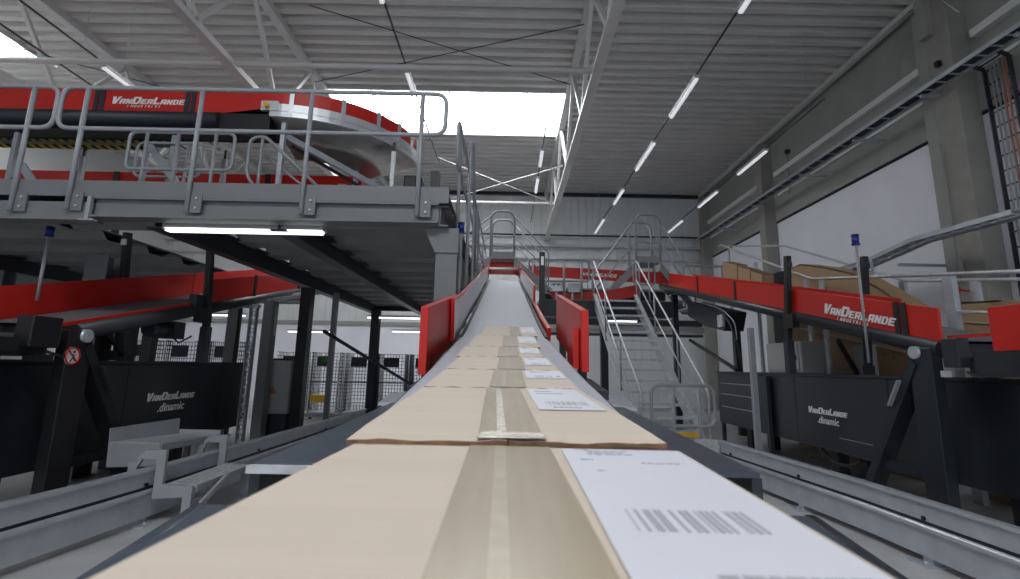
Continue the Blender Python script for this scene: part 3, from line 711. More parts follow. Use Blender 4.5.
column(XR-.02, 5.15, 2.89, .22, gus=True)
column(atY(106,262,6.7).x, 6.7, 2.86, .30); column(-5.75,10.5,3.1,.2); column(-3.35,12.6,2.85,.2,'anthr'); column(-.75,12.5,2.89,.2)
column(-8.2,8,2.85,.22)
MB().beam((-.95,12.5,2.3),(-1.6,12.5,2.85), .09,.09,(0,1,0)).obj('knee_brace', 'anthr', PF)
MB().beam((-3.35,9.1,2.05),(-2.2,12.6,.9), .05,.05).obj('diagonal_brace', 'black', PF)
# edge stub (little I section under the left beam end)
MB().bb(-4.30,-4.26,4.86,4.9,2.87,3.11).bb(-4.36,-4.20,4.86,4.92,2.86,2.875).obj('beam_joint', 'rail', PF)
# --- handrails
def railing(lb, p0, d, L, zt, zm, posts, zfoot, r=.021, group='grey tubular handrails', clamp=0, name='handrail', mirror=None, loop=.10, m='rail'):
    """closed top/mid loop along direction d starting at p0 (x,y); posts list of distances"""
    p0 = V((p0[0],p0[1],0)); d = V((d[0],d[1],0)).normalized(); q = lambda s, z: p0+d*s+V((0,0,z))
    t = thing(name, lb, 'handrail', q(0,zfoot), group)
    MB().tube(rounded([q(0,zt),q(L,zt),q(L,zm),q(0,zm)], loop, 5, True), r, 8, closed=True).obj('rail_loop', m, t)
    nrm = V((d.y,-d.x,0))
    for s in posts:
        MB().tube([q(s,zfoot)-nrm*0, q(s,zt-r*.5)], r*1.02, 8).obj('post', m, t)
        if clamp:
            c = MB(); c.box(q(s,zfoot+.10)+d*.075+nrm*-.02, V((.12,.02,.20)))
            pl = c.obj('clamp_plate', 'grey', t); WO[pl.name] = WO[t.name]
            for z in (.05,.15): c = MB(); disc(c, q(s,zfoot+z)+d*.085-nrm*.01, .012, .014, nrm, 8); c.obj('bolt', 'galvl', pl)
    return t
X2 = lambda px, py, Y=4.86: atY(px,py,Y).x
railing('long front handrail along the platform edge, right section with four posts', (X2(59,115),4.86), (1,0), X2(446,115)-X2(59,115), 4.31, 3.845,
        [X2(87,100)-X2(59,115), X2(202,100)-X2(59,115), X2(312,100)-X2(59,115), X2(423,100)-X2(59,115)], 2.96, .024, clamp=1, loop=.13)
railing('front handrail section at the left end of the platform, cut by the left edge', (X2(55,115)-3.2,4.86), (1,0), 3.2, 4.31, 3.845, [.6,1.7,3.2-(X2(55,115)-X2(33,100))], 2.94, .024, clamp=1, loop=.13)
# handrail along right platform edge, running back
railing('handrail along the right edge of the platform, seen end on beside the central belt', (XR+.02,5.35), (0,1), 3.6, 4.27, 3.75, [.25,1.6,3.2], 3.0, .021)
railing('farther handrail along the right platform edge, beyond the first section', (XR+.02,9.1), (0,1), 3.6, 4.27, 3.75, [.25,1.8,3.3], 3.0, .021)
# slanted tubes by the opening (step down rail)
t = thing('ladder_rail', 'pair of tall slanted tubes beside the platform corner and the blue beacon', 'handrail', (-.52,5.6,1.8))
MB().tube(rounded([(-.50,5.6,1.9),(-.50,5.7,4.2),(-.50,6.0,4.24),(-.50,7.6,2.2)], .2, 6), .02, 8).obj('rail', 'rail', t)
MB().tube([(-.50,6.5,3.6),(-.50,6.5,2.2)], .018, 8).obj('post', 'rail', t)
MB().tube([(-.50,7.1,2.85),(-.50,7.1,2.0)], .018, 8).obj('post', 'rail', t)
# inner low railings on deck
railing('small looped handrail on the platform deck below the lettering', (atY(131,133,6).x,6.0), (1,0), atY(236,133,6).x-atY(131,133,6).x, 4.36, 3.86, [.22,.62,1.1], 3.21, .022)
railing('short looped handrail on the platform deck behind the first one', (atY(139,140,6.5).x,6.5), (1,0), .9, 4.44, 3.95, [.15,.7], 3.21, .02)
t = thing('handrail', 'short handrail end with a sloping tube, mid platform left of the curved conveyor', 'handrail', (-3.42,6,3.21), 'grey tubular handrails')
MB().tube(rounded([(-2.95,6,3.3),(-3.36,6,3.80),(-3.36,6,4.30),(-3.18,6,4.34),(-2.2,6,3.45)], .12, 5), .02).obj('rail_loop', 'rail', t)
MB().tube([(-3.2,6,3.21),(-3.2,6,4.3)], .02).obj('post', 'rail', t)
# stair flank (light purple-grey stringers seen through railing)
for i, (a, b, lb) in enumerate((((atY(22,165,6.2)),(atY(60,190,6.2)),'pale sloping stringer at the far left behind the front handrail'),
    ((atY(150,146,6.3)),(atY(208,188,6.3)),'pale sloping stringer under the lettering behind the small handrail'))):
    b = V((b.x,b.y,3.27)); c = MB(); c.beam(a, b, .04, .09, (0,0,1))
    c.obj('stringer', 'rail', label=lb, cat='stair rail')
# ---- upper conveyor (straight + curve)
UY = 6.5
uc = thing('upper_conveyor', 'red sided upper conveyor with white lettering that ends in a metal curve on the platform', 'conveyor', (-5,UY,3.21))
XE = atY(272,100,UY).x
MB().bb(-13.2,XE,UY,UY+.03,4.90,5.24).obj('side_panel', 'red', uc, bevel=.003)
MB().bb(-13.2,XE,UY+.9,UY+.93,4.90,5.24).obj('side_panel', 'red', uc)
MB().tube([(-13.2,UY+.01,4.80),(-4.1,UY+.01,4.80)], .11, 14).obj('frame_tube', 'anthr', uc)
MB().bb(-13.2,XE,UY+.04,UY+.88,4.87,4.89).obj('belt', 'rubber', uc)
MB().bb(-13.2,XE-.1,UY+.10,UY+.40,4.68,4.80).obj('underframe', 'black', uc)
MB().prism([(-4.1,UY+.0,4.90),(XE,UY+.0,5.0),(XE,UY+.0,4.90),(XE+.0,UY,4.55),(-4.1,UY,4.62)], (0,.04,0)).obj('underframe', 'black', uc)
for px in (97, 103, 188, 194): 
    x = atY(px,100,UY).x; MB().bb(x-.035,x+.03,UY-.012,UY,4.70,5.24).obj('joint_strap', 'anthr', uc)
MB().bb(-11,atY(173,150,7.4).x,UY+.90,UY+.97,4.86,4.93).obj('hazard_strip', 'hazard', uc)
MB().bb(-11,atY(173,150,7.4).x,UY+.94,UY+.96,4.79,4.86).obj('cross_rail', 'galv', uc)
MB().bb(-11,atY(152,150,7.4).x,UY+.90,UY+.97,4.75,4.79).obj('hazard_strip', 'hazard', uc)
o = atY(110,103.5,UY-.005)
vdl_mb(1.04, 'IND', (1,0,0), (0,0,1), o).obj('lettering', 'white', uc)
# curve
CXc, CYc, RO, RI = XE, UY+1.76, 1.76, .83
def arc(r, a0, a1, n=18): return [(CXc+r*sin(a), CYc-r*cos(a)) for a in [a0+(a1-a0)*k/n for k in range(n+1)]]
A1 = radians(92)
def curved_wall(r, th, z0, z1, a0, a1, nm, m, n=18):
    MB().sweep([(-th/2,0),(th/2,0),(th/2,z1-z0),(-th/2,z1-z0)], [V((x,y,z0)) for x, y in arc(r,a0,a1,n)]).obj(nm, m, uc)
curved_wall(RO, .03, 5.06, 5.26, 0, A1, 'curved_side_panel', 'red')
curved_wall(RO+.015, .04, 4.86, 5.05, .0, A1, 'aluminium_edge', 'alu')
curved_wall(RO+.03, .02, 4.93, 4.945, .0, A1, 'edge_groove', 'galv')
curved_wall(RI, .03, 4.95, 5.24, 0, A1, 'curved_side_panel', 'red')
# pan underneath
c = MB(); n = 20; A = arc(RO,0,A1,n); Bq = arc(RI,0,A1,n); b0 = 0
for (x,y),(x2,y2) in zip(A,Bq): c.v += [V((x,y,4.86)), V((x2,y2,4.62)), V((x2,y2,4.90)), V((x,y,4.90))]
for k in range(n):
    for q in range(4): c.face([4*k+q, 4*k+(q+1)%4, 4*k+4+(q+1)%4, 4*k+4+q], True)
c.face([0,1,2,3]); c.face([4*n+i for i in range(4)]); c.obj('curved_pan', 'sheet', uc)
for k, a in enumerate((.16,.55,.86,1.1,1.3,1.45)):
    x, y = CXc+(RO+.03)*sin(a), CYc-(RO+.03)*cos(a)
    R = Matrix.Rotation(a, 3, 'Z'); c = MB(); c.box((x,y,5.08), (.06,.02,.38), R)
    for dz in (-.15,-.05,.1): disc(c, V((x,y,5.08+dz))+R@V((0,-.01,0)), .01, .012, R@V((0,-1,0)), 6)
    c.obj('strap', 'alu', uc)
MB().bb(XE-.12,XE+.12,UY-.05,UY-.0,4.94,5.08).obj('sensor_plate', 'alu', uc)
c = MB(); disc(c, (XE-.03,UY-.05,5.0), .035, -.06+.0, (0,1,0), 12); c.obj('yellow_sensor', 'yellow', uc)
# supports
def leg(x, y, zt, lb=None, m='rail'):
    MB().bb(x-.03,x+.03,y-.03,y+.03,3.21,zt-.15).obj('leg', m, uc)
    MB().bb(x-.018,x+.018,y-.018,y+.018,zt-.2,zt).obj('adjuster', 'black', uc)
    MB().bb(x-.07,x+.07,y-.05,y+.05,3.21,3.225).obj('foot_plate', m, uc)
for px in (17, 175): 
    x = atY(px,130,UY+.02).x; leg(x, UY+.05, 4.72); leg(x+.25, UY+.85, 4.72)
    MB().beam((x+.05,UY+.05,3.9),(x+.5,UY+.1,3.3), .03,.05,(0,1,0)).obj('brace','black',uc)
x = atY(284,140,UY+.15).x; leg(x, UY+.12, 4.98, m='galvl')
leg(-1.85, 7.35, 4.9, m='galvl'); leg(-1.75,8.5,4.6,m='galvl')
leg(-2.6, 7.9, 4.8, m='galvl')
MB().bb(-1.72,-1.52,7.55,7.7,4.05,4.45).obj('drive_motor', 'black', uc, bevel=.02); MB().bb(-1.50,-1.42,7.5,7.75,4.15,4.40).obj('motor_cover', 'anthr', uc, bevel=.02)
MB().beam((-3.3,UY+.3,4.72),(-1.75,8.1,4.15), .05, .09).obj('inner_rail', 'galv', uc)
MB().beam((-3.3,UY+.5,4.66),(-1.9,8.1,4.05), .06, .03).obj('inner_rail', 'anthr', uc)
MB().beam((-3.6,UY+.4,4.45),(-2.5,UY+.9,3.6), .03,.03).obj('brace','rail',uc)
MB().bb(-1.30,-1.16,7.6,7.7,3.9,4.55).obj('control_post', 'anthr', uc)
MB().bb(-2.5,-1.7,7.9,8.0,3.95,4.1).obj('cable_duct', 'galvl', uc)
# lower red conveyor at back of the platform
lc = thing('lower_conveyor', 'low red conveyor crossing the platform deck behind the railings', 'conveyor', (-5,8.6,3.3))
xe = atY(360,180,8.4).x
MB().bb(-12.5,xe,8.4,8.43,4.40,4.74).obj('side_panel', 'red', lc)
MB().bb(-12.5,xe,9.3,9.33,4.40,4.74).obj('side_panel', 'red', lc)
MB().bb(xe-.0,xe+.03,8.4,9.33,4.40,4.74).obj('end_panel', 'red', lc)
MB().bb(-12.5,xe,8.45,9.3,4.38,4.42).obj('belt', 'belt', lc)
MB().bb(-12.5,xe,8.5,9.25,4.15,4.36).obj('bed', 'anthr', lc)
for x in (-11.5,-9.3,-7.0,xe-.4):
    MB().bb(x-.04,x+.04,8.55,8.63,3.215,4.16).obj('leg', 'anthr', lc)
for px in (116,268): x = atY(px,180,8.4).x; MB().bb(x-.05,x+.05,8.385,8.398,4.3,4.74).obj('joint_strap', 'black', lc)
MB().bb(xe-.35,xe-.2,8.3,8.4,4.42,4.56).obj('sensor_bracket', 'galvl', lc); MB().bb(xe-.1,xe-.03,8.33,8.4,4.5,4.70).obj('sensor_bracket', 'galvl', lc)
# ---- under-platform lights
def batten(x0, x1, y, z, lb, lit=True):
    t = thing('batten_light', lb, 'light', ((x0+x1)/2,y,z), 'tube lights under the platform')
    MB().bb(x0,x1,y-.06,y+.06,z,z+.05).obj('housing', 'alu', t)
    MB().sweep([(-.045,-.03),(.045,-.03),(.055,0),(-.055,0)], [(x0+.02,y,z),(x1-.02,y,z)]).obj('diffuser', 'lamp' if lit else 'lampoff', t)
batten(-3.70,-2.00,5.2,2.875,'bright ribbed tube light under the front beam of the platform')
for i, (a, b, y, lb) in enumerate((((367,317),(420,317),12.6,'tube light under the platform just left of the red guide board'),((392,331),(425,331),14.2,'farthest tube light under the platform beside the red guide board'),
      ((288,331),(336,332),14.2,'tube light under the back of the platform above the roll cages'),((185,314),(245,318),12.9,'tube light under the platform behind the left conveyor'))):
    p = atY(a[0],a[1],y); q = atY(b[0],b[1],y); batten(p.x, q.x, y, min(p.z,2.8), lb)
# ================================================================ BEACONS
def beacon(lb, base, top, r=.02, head=.075):
    t = thing('beacon_light', lb, 'beacon', base, 'blue beacon lights on slim poles')
    base = V(base); top = V(top)
    MB().tube([base, top], r, 8).obj('pole', 'rail', t)
    c = MB(); disc(c, top, head*.72, .02, (0,0,1), 14); disc(c, top+V((0,0,.02)), head*.62, head*1.5, (0,0,1), 16, head*.62); c.obj('lens', 'blue', t)
    c = MB(); disc(c, top+V((0,0,.02+head*1.5)), head*.66, .015, (0,0,1), 14); c.obj('cap', 'black', t)
b = atX(867,345,4.12); tp = atX(856,245,4.12)
beacon('blue beacon light on a slim pole in front of the right red conveyor', (4.12,b.y,b.z-.2), (4.12,b.y,tp.z), .015, .062)
b = atX(46,285,-5.05); tp = atX(55,230,-5.05); beacon('blue beacon light under the left end of the platform beam', (-5.12,b.y,2.1), (-5.12,b.y,2.80), .017, .06)
tp = atX(461,233,-.5) if False else atY(461,233,5.3)
beacon('blue beacon light on a pole beside the platform corner column', (tp.x,5.3,1.55), (tp.x,5.3,tp.z), .02, .055)
# ================================================================ STAIRS
st = thing('steel_staircase', 'grey grated steel staircase rising behind the right red guide board', 'stairs', (2.9,8.7,0))
TL, TR = V((2.14,12.5,3.15)), V((3.16,12.5,3.15)); BL, BR = V((2.28,8.75,0.02)), V((3.36,8.75,.02))
for a, b in ((BL,TL),(BR,TR)):
    MB().prism([a+V((0,-.12,0)),a+V((0,.20,0)),b+V((0,.12,-.12)),b+V((0,.0,.12)),b+V((0,-.16,.06))], (.03,0,0)).obj('stringer', 'alu', st)
    MB().beam(a+V((.015,-.10,.10)), b+V((.015,-.02,.16)), .09, .02).obj('stringer_flange', 'galvl', st)
NT = 15
for k in range(1, NT+1):
    f = k/NT; l = BL.lerp(TL,f); r_ = BR.lerp(TR,f)
    c = MB(); c.bb(l.x+.03, r_.x, l.y-.20, l.y+.07, l.z-.03, l.z); c.bb(l.x+.03, r_.x, l.y-.205, l.y-.195, l.z-.04, l.z+.004)
    o = c.obj('tread', 'galvl', st)
# bolts on stringer
c = MB()
for k in range(1, 30):
    p = BL.lerp(TL, k/30); c.bb(p.x-.02,p.x,p.y-.03,p.y+.03,p.z+.04,p.z+.07)
c.obj('bolt_row', 'galvl', st, kind='stuff')
MB().bb(2.4,3.3,8.95,8.98,.35,.42).obj('yellow_sign', 'yellow', st)
for nm, a, b in (('left',BL,TL),('right',BR,TR)):
    dx = V((-.02 if nm=='left' else .05,0,0))
    h = V((0,0,1.0)); m_ = V((0,0,.52))
    p = [a+dx+V((0,0,.1)), a+dx+h+V((0,-.05,.10)), b+dx+h+V((0,0,.05)), b+dx+V((0,0,.0))]
    MB().tube(rounded(p,.12,5), .021).obj('handrail', 'galvl', st)
    MB().tube([a+dx+m_+V((0,-.03,.05)), b+dx+m_+V((0,0,.03))], .016).obj('mid_rail', 'galvl', st)
    for f in (.33,.66): q = a.lerp(b,f)+dx; MB().tube([q, q+h+V((0,0,.07))], .019).obj('post', 'rail', st)
railing('low looped handrail at the foot of the steel staircase', (2.22,7.95), (1,0), .98, 1.25, .64, [.34,.74], .01, .026, loop=.16)
# rear walkway at stair top
rw = thing('rear_walkway', 'grey steel walkway at the top of the staircase, dark underneath', 'walkway', (2.4,13,0))
MB().bb(.75,4.1,12.55,14.6,3.08,3.17).obj('deck', 'grey', rw)
MB().bb(.75,4.1,12.5,12.55,2.75,3.14).obj('edge_beam', 'anthr', rw)
for y in (13.0,13.6,14.2): ibeam((.8,y,2.95),(4.1,y,2.95), .1,.18,'anthr','floor_beam',rw)
ibeam((.8,12.7,2.80),(4.1,12.7,2.80), .1,.12,'rail','floor_beam',rw)
for x, y in ((.95,14.3),(2.7,14.3)):
    c = MB(); c.bb(x-.1,x+.1,y-.1,y+.1,0,3.08); c.obj('column','anthr',rw)
x0 = atY(528,262,12.6).x
railing('looped handrail on the rear walkway right of the tall black post', (atY(529,262,12.6).x,12.6), (1,0), atY(589,262,12.6).x-atY(529,262,12.6).x, 4.22, 3.65, [.1,.9,1.35], 3.17, .028)
railing('small handrail end behind the staircase top', (atY(633,262,12.6).x,12.6), (1,0), .55, 4.20, 3.6, [.15,.4], 3.17, .02)
railing('looped handrail behind the right inclined conveyor, below the corner column', (atY(683,264,14).x,14.0), (1,0), atY(739,264,14).x-atY(683,264,14).x, 4.40, 3.8, [.3,1.1], 3.3, .03)
# black-lens? transverse conveyor at the back
tc_ = thing('cross_conveyor', 'red sided cross conveyor at the back above the rear walkway', 'conveyor', (2,13.4,3.2))
MB().prism([(.45,13.3,4.18),(4.3,13.3,4.05),(4.3,13.3,3.74),(.70,13.3,3.88)], (0,.03,0)).obj('side_panel', 'red', tc_)
MB().prism([(1.0,12.95,3.41),(2.4,12.95,3.45),(3.4,12.95,3.66),(3.4,12.95,3.36),(2.4,12.95,3.16),(1.2,12.95,3.18)], (0,.03,0)).obj('side_panel', 'red', tc_)
MB().bb(.9,4.2,13.4,14.2,3.55,3.60).obj('belt', 'belt', tc_)
MB().bb(.9,4.2,13.35,14.2,3.30,3.52).obj('bed', 'black', tc_)
text_mb([('VANDERLANDE',.13,0,0)], (1,0,-.045), (0,0,1), (1.95,13.29,3.93), depth=.004, off=.035).obj('lettering', 'white', tc_)
t = thing('control_box', 'pale control box with dark buttons between the red bands at the back', 'control box', (1.15,12.85,3.2))
p = atY(550,291,12.8); q = atY(566,279,12.8)
MB().bb(p.x+.15,p.x+.2,12.85,12.9,3.17,p.z).obj('stand', 'galv', t)
MB().bb(p.x,q.x,12.8,12.95,p.z,q.z).obj('box', 'alu', t, bevel=.01)
MB().bb(p.x+.08,p.x+.12,12.79,12.80,p.z+.15,p.z+.19).bb(p.x+.2,p.x+.24,12.79,12.80,p.z+.15,p.z+.19).bb(q.x-.08,q.x-.04,12.79,12.80,p.z+.15,p.z+.19).obj('button', 'black', t)
t = thing('control_box', 'dark grey box right of the pale control box at the back', 'control box', (1.6,12.85,3.2))
p = atY(568,292,12.8); q = atY(580,283,12.8); MB().bb(p.x+.1,p.x+.14,12.85,12.9,3.17,p.z).obj('stand', 'galv', t); MB().bb(p.x,q.x,12.8,12.95,p.z,q.z).obj('box', 'galv', t, bevel=.01)
# ================================================================ CROSSOVER BRIDGES
def crossover(lb, x0, x1, y0, y1, zd, zt, runL, runR, drop, m='rail'):
    t = thing('crossover_steps', lb, 'steps', ((x0+x1)/2,y0,zd-drop), 'grey steel crossover steps over the conveyors')
    MB().bb(x0,x1,y0,y1,zd-.04,zd).obj('deck', 'grey', t)
    MB().bb(x0,x1,y0-.02,y0,zd-.06,zd+.12).obj('toe_board', m, t)
    xm = (x0+x1)/2
    for s, x, run in ((-1,x0,runL),(1,x1,runR)):
        if not run: continue
        for y in (y0, y1-.03):
            MB().prism([(x,y,zd),(x,y,zd-.28),(x+s*run,y,zd-drop),(x+s*(run+.22),y,zd-drop)], (0,.03,0)).obj('stringer', m, t)
        n = int(drop/.21)
        for k in range(1, n+1): f = k/(n+.5); MB().bb(x+s*run*f-.1,x+s*run*f+.12,y0+.03,y1-.03,zd-drop*f-.03,zd-drop*f).obj('tread', 'galv', t)
        for y in (y0, y1):
            MB().tube([(x,y,zt-.12),(x+s*(run+.1),y,zd-drop+.9),(x+s*(run+.1),y,zd-drop+.1)], .02).obj('sloping_rail', m, t)
            MB().tube([(x+s*run*.0,y,zd+.5),(x+s*(run+.1),y,zd-drop+.45)], .015).obj('sloping_rail', m, t)
    for y in (y0, y1):
        MB().tube(rounded([(x0,y,zd),(x0,y,zt-.16),(x0+.10,y,zt),(x1-.10,y,zt),(x1,y,zt-.16),(x1,y,zd)], .08, 4), .028).obj('arch_rail', m, t)
        MB().tube([(x0,y,zd+.5),(x1,y,zd+.5)], .015).obj('mid_rail', m, t)
    return t
crossover('distant crossover steps arching over the top of the central conveyor', -.49, .09, 12.0, 12.75, 4.13, 5.28, 1.0, .75, .8)
crossover('larger crossover steps arching over the top of the right red conveyor', atY(636,250,13.2).x, atY(660,250,13.2).x, 13.2, 14.0, atY(648,261,13.2).z, atY(648,215,13.2).z, 1.1, .8, 1.35)
# ================================================================ RIGHT WALKWAY RAILS, BOARDS
t = thing('walkway_handrail', 'long galvanized handrail descending then level behind the right conveyor', 'handrail', (5.6,8,0), 'galvanized handrails behind the right conveyor')
a = [atX(721,245,5.6), atX(812,279,5.6), atX(1030,271,5.6)]
MB().tube(rounded(a,.15,4), .026).obj('top_rail', 'galvl', t)
a = [atX(945,311,5.6), atX(1030,314,5.6)]
MB().tube(a, .02).obj('mid_rail', 'galvl', t)
for px in (756,820):
    p = atX(px,272,5.6); zt_ = atX(px, 262 if px < 800 else 280, 5.6).z; MB().bb(5.58,5.62,p.y-.06,p.y+.04,0,zt_).obj('post', 'galv', t)
for px, w in ((947,.05),):
    p = atX(px,277,5.6); MB().bb(5.57,5.64,p.y-.09,p.y+.05,.0,p.z).obj('post', 'galv', t)
p = atX(728,250,5.6); MB().bb(5.58,5.62,p.y-.05,p.y+.05,0,p.z).obj('post', 'galv', t)
p = atX(806,279,5.6); MB().bb(5.58,5.62,p.y-.05,p.y+.05,0,p.z).obj('post', 'galv', t)
t = thing('walkway_handrail', 'second galvanized handrail further back, sloping down past the blue beacon', 'handrail', (6.7,8,0), 'galvanized handrails behind the right conveyor')
a = [atX(718,246,6.7),atX(785,246,6.7), atX(906,281,6.7), atX(1030,279,6.7)]
MB().tube(rounded(a,.15,4), .024).obj('top_rail', 'galvl', t)
for px in (902, 974): p = atX(px,281,6.7); MB().bb(6.68,6.74,p.y-.06,p.y+.06,.0,p.z).obj('post', 'galv', t)
a = atX(822,266,6.2); b2 = atX(872,266,6.2)
railing('rounded handrail beside the blue beacon in front of the white wall', (6.2,b2.y), (0,1), a.y-b2.y, atX(850,265,6.2).z, atX(850,289,6.2).z, [.3,1.2], 2.0, .022)
# brown boards
def board(pts, X, lb, th=.6, cat='board'):
    P_ = [atX(x,y,X) for x, y in pts]
    t = thing('brown_board', lb, cat, (X, P_[0].y, 0), 'brown boards behind the right conveyor')
    MB().prism(P_+[V((X,P_[-1].y,0)),V((X,P_[0].y,0))], (.03,0,0)).obj('side_sheet', 'board', t)
    # sloping top sheet with depth
    n = len(pts)//2
    return t, P_
bt, P_ = board([(785,271),(800,264),(828,268),(850,273),(876,287),(905,306)], 5.9, 'large curved brown board behind the lettered red conveyor')
for a, b in zip(P_[:5], P_[1:6]):
    MB().prism([a, b, b+V((.35,0,0)), a+V((.35,0,0))], (0,0,-.02)).obj('top_sheet', 'board', bt)
c = MB(); q = [atX(800,328,5.88), atX(905,352,5.88)]; c.beam(q[0], q[1], .01, .03); c.obj('edge_strip', 'kraft', bt)
for px,py in ((890,350),(894,358),(885,354)): MB().box(atX(px,py,5.885), (.01,.02,.02)).obj('screw', 'black', bt)
bt, P_ = board([(950,303),(1000,300),(1040,303)], 5.9, 'brown board between the galvanized posts at the far right')
MB().prism([P_[0],P_[1],P_[1]+V((.35,0,0)),P_[0]+V((.35,0,0))], (0,0,-.02)).obj('top_sheet', 'board', bt)
c = MB(); q = [atX(950,321,5.88), atX(1035,326,5.88)]; c.beam(q[0], q[1], .01, .015); c.obj('edge_strip', 'kraft', bt)
for i, (pts, lb) in enumerate((([(723,262),(737,265),(737,285),(723,285)], 'leftmost brown carton standing behind the right conveyor'),([(738,267),(750,270),(750,288),(738,288)], 'middle brown carton standing behind the right conveyor'),([(751,271),(762,275),(762,291),(751,291)], 'rightmost small brown carton behind the right conveyor'))):
    P_ = [atX(x,y,5.4) for x, y in pts]
    t = thing('brown_carton', lb, 'carton', (5.4,P_[3].y,P_[3].z), 'brown cartons standing behind the right conveyor')
    MB().prism(P_, (.25,0,0)).obj('box_body', 'board', t); MB().prism([P_[0],P_[1],P_[1]+V((0,0,.01)),P_[0]+V((0,0,.01))], (.25,0,0)).obj('top_flap', 'kraftedge', t)
c = MB(); p = atX(775,268,6.3); c.bb(6.3,6.6,p.y-.25,p.y+.25,0,p.z-.12); c.obj('machine_box', 'anthr', label='dark box behind the carton row on the right', cat='machine')
# ---- things under the right conveyor
t = thing('electrical_cabinet', 'grey electrical box under the right inclined conveyor by the black post', 'cabinet', (4.9,7.7,1.45))
p = atX(768,372,4.75); q = atX(800,338,4.75)
MB().bb(4.75,5.15,q.y,p.y,1.47,1.98).obj('body', 'cabinet', t, bevel=.015)
MB().bb(4.735,4.75,q.y+.08,p.y-.08,1.52,1.93).obj('door', 'cabinet', t); MB().bb(4.72,4.735,q.y+.12,q.y+.16,1.68,1.76).obj('lock', 'black', t)
t = thing('conveyor_drive', 'dark machinery bracket with cables under the middle of the right conveyor', 'drive unit', (4.4,9.4,1.6))
p = atX(690,305,4.4); q = atX(724,330,4.4)
MB().prism([atX(688,302,4.4),atX(727,312,4.4),atX(724,331,4.4),atX(705,326,4.4),atX(688,316,4.4)], (.4,0,0)).obj('bracket', 'anthr', t)
MB().bb(4.36,4.4,atX(720,310,4.38).y-.12,atX(720,310,4.38).y+.12,atX(720,327,4.38).z,atX(720,315,4.38).z).obj('switch_box', 'alu', t)
MB().tube(rounded([atX(690,303,4.38),atX(715,306,4.38),atX(728,318,4.38),atX(738,345,4.38),atX(742,366,4.38)],.3,5), .02).obj('cable', 'black', t)
MB().tube(rounded([atX(692,300,4.36),atX(722,309,4.36),atX(735,322,4.36),atX(737,340,4.36)],.3,5), .008).obj('cable', 'galvl', t)
for i, (px, ya, yb, x) in enumerate(((735,312,372,5.5),(674,290,415,4.5))):
    p = atX(px,ya,x); q = atX(px,yb,x)
    c = MB(); c.bb(x-.07,x+.07,p.y-.07,p.y+.07,0,p.z); c.obj('support_column', 'anthr' if i else 'anthr', label=['dark column under the middle of the right conveyor beside its cables','dark column just right of the staircase under the right conveyor'][i], cat='column', group='dark columns under the right conveyor')
c = MB(); c.beam(atX(690,340,4.8), atX(737,370,4.8), .06,.06); c.obj('diagonal_strut', 'black', label='black diagonal strut under the right conveyor beside the staircase', cat='strut')
c = MB(); c.beam(atX(838,340,5.3), atX(857,374,5.3), .05,.05); c.obj('diagonal_strut', 'black', label='black diagonal strut in front of the brown board', cat='strut')
c = MB(); p = atX(862,345,5.4); c.bb(5.36,5.5,p.y-.15,p.y+.15,1.2,p.z); c.obj('support_column', 'cabinet', label='grey support column in front of the large brown board below the beacon pole', cat='column')
batten(2.9,3.9,15.2,2.9,'tube light behind the staircase under the rear walkway')
c = MB(); c.bb(.9,6.5,16.8,17.2,2.9,3.1).bb(.9,6.5,16.8,17.2,2.55,2.62); c.obj('rear_beam', 'anthr', label='dark horizontal beams behind the staircase under the walkway', cat='beam')
# right machine extension: light grid lines (guard panel)
t = thing('machine_guard', 'dark machine guard with pale horizontal lines left of the right machine', 'panel', (4.55,10,.4))
MB().bb(4.50,4.56,8.9,10.9,.42,1.40).obj('panel', 'anthr', t); MB().bb(4.50,4.56,8.9,8.98,0,.42).obj('leg', 'anthr', t); MB().bb(4.50,4.56,10.8,10.88,0,.42).obj('leg', 'anthr', t)
for z in (.75,1.0,1.22): MB().bb(4.49,4.50,9.2,10.8,z,z+.012).obj('edge_line', 'galv', t)
# ================================================================ LEFT FOOTSTEP
t = thing('footstep', 'small grey steel footstep with grated tread straddling the left guard rail', 'step', (-3.3,5.3,0))
ya, yb = atX(165,470,-3.1).y, atX(224,440,-3.1).y
def pl(pts, X, ext, nm, m): MB().prism([atX(x,y,X) for x,y in pts], ext).obj(nm, m, t)
# side cheeks (planes across the rail)
for y in (4.92, 5.95):
    c = MB(); c.prism([(-3.52,y,.55),(-3.44,y,.55),(-3.44,y,.60),(-3.36,y,.66),(-3.18,y,.66),(-3.18,y,.36),(-2.90,y,.345),(-2.90,y,.02),(-2.98,y,.02),(-2.98,y,.25),(-3.26,y,.23),(-3.26,y,.58),(-3.40,y,.58),(-3.44,y,.50),(-3.44,y,.02),(-3.52,y,.02)], (0,.035,0)); c.obj('side_bracket', 'rail', t)
c = MB(); c.bb(-3.18,-2.88,4.955,5.95,.330,.340)
for k in range(23): c.bb(-3.18,-2.88,4.96+k*.043,4.968+k*.043,.338,.354)
for x in (-3.18,-3.10,-3.03,-2.96,-2.89): c.bb(x,x+.008,4.96,5.95,.338,.354)
c.obj('grated_tread', 'galvl', t)
MB().bb(-3.19,-3.18,4.955,5.95,.27,.35).obj('tread_frame', 'rail', t); MB().bb(-2.88,-2.87,4.955,5.95,.29,.35).obj('tread_frame', 'rail', t)
MB().beam((-2.83,5.40,.36),(-2.83,4.66,.06), .03,.045).obj('diagonal_stay', 'rail', t)
t = thing('sheet_metal_tray', 'pale grey bent sheet metal tray with upturned sides behind the footstep', 'tray', (-3.8,5.8,.0))
MB().prism([(-3.5,5.29,.655),(-3.5,6.36,.60),(-4.0,6.36,.60),(-4.0,5.29,.655)], (0,0,.012)).obj('bottom', 'alu', t)
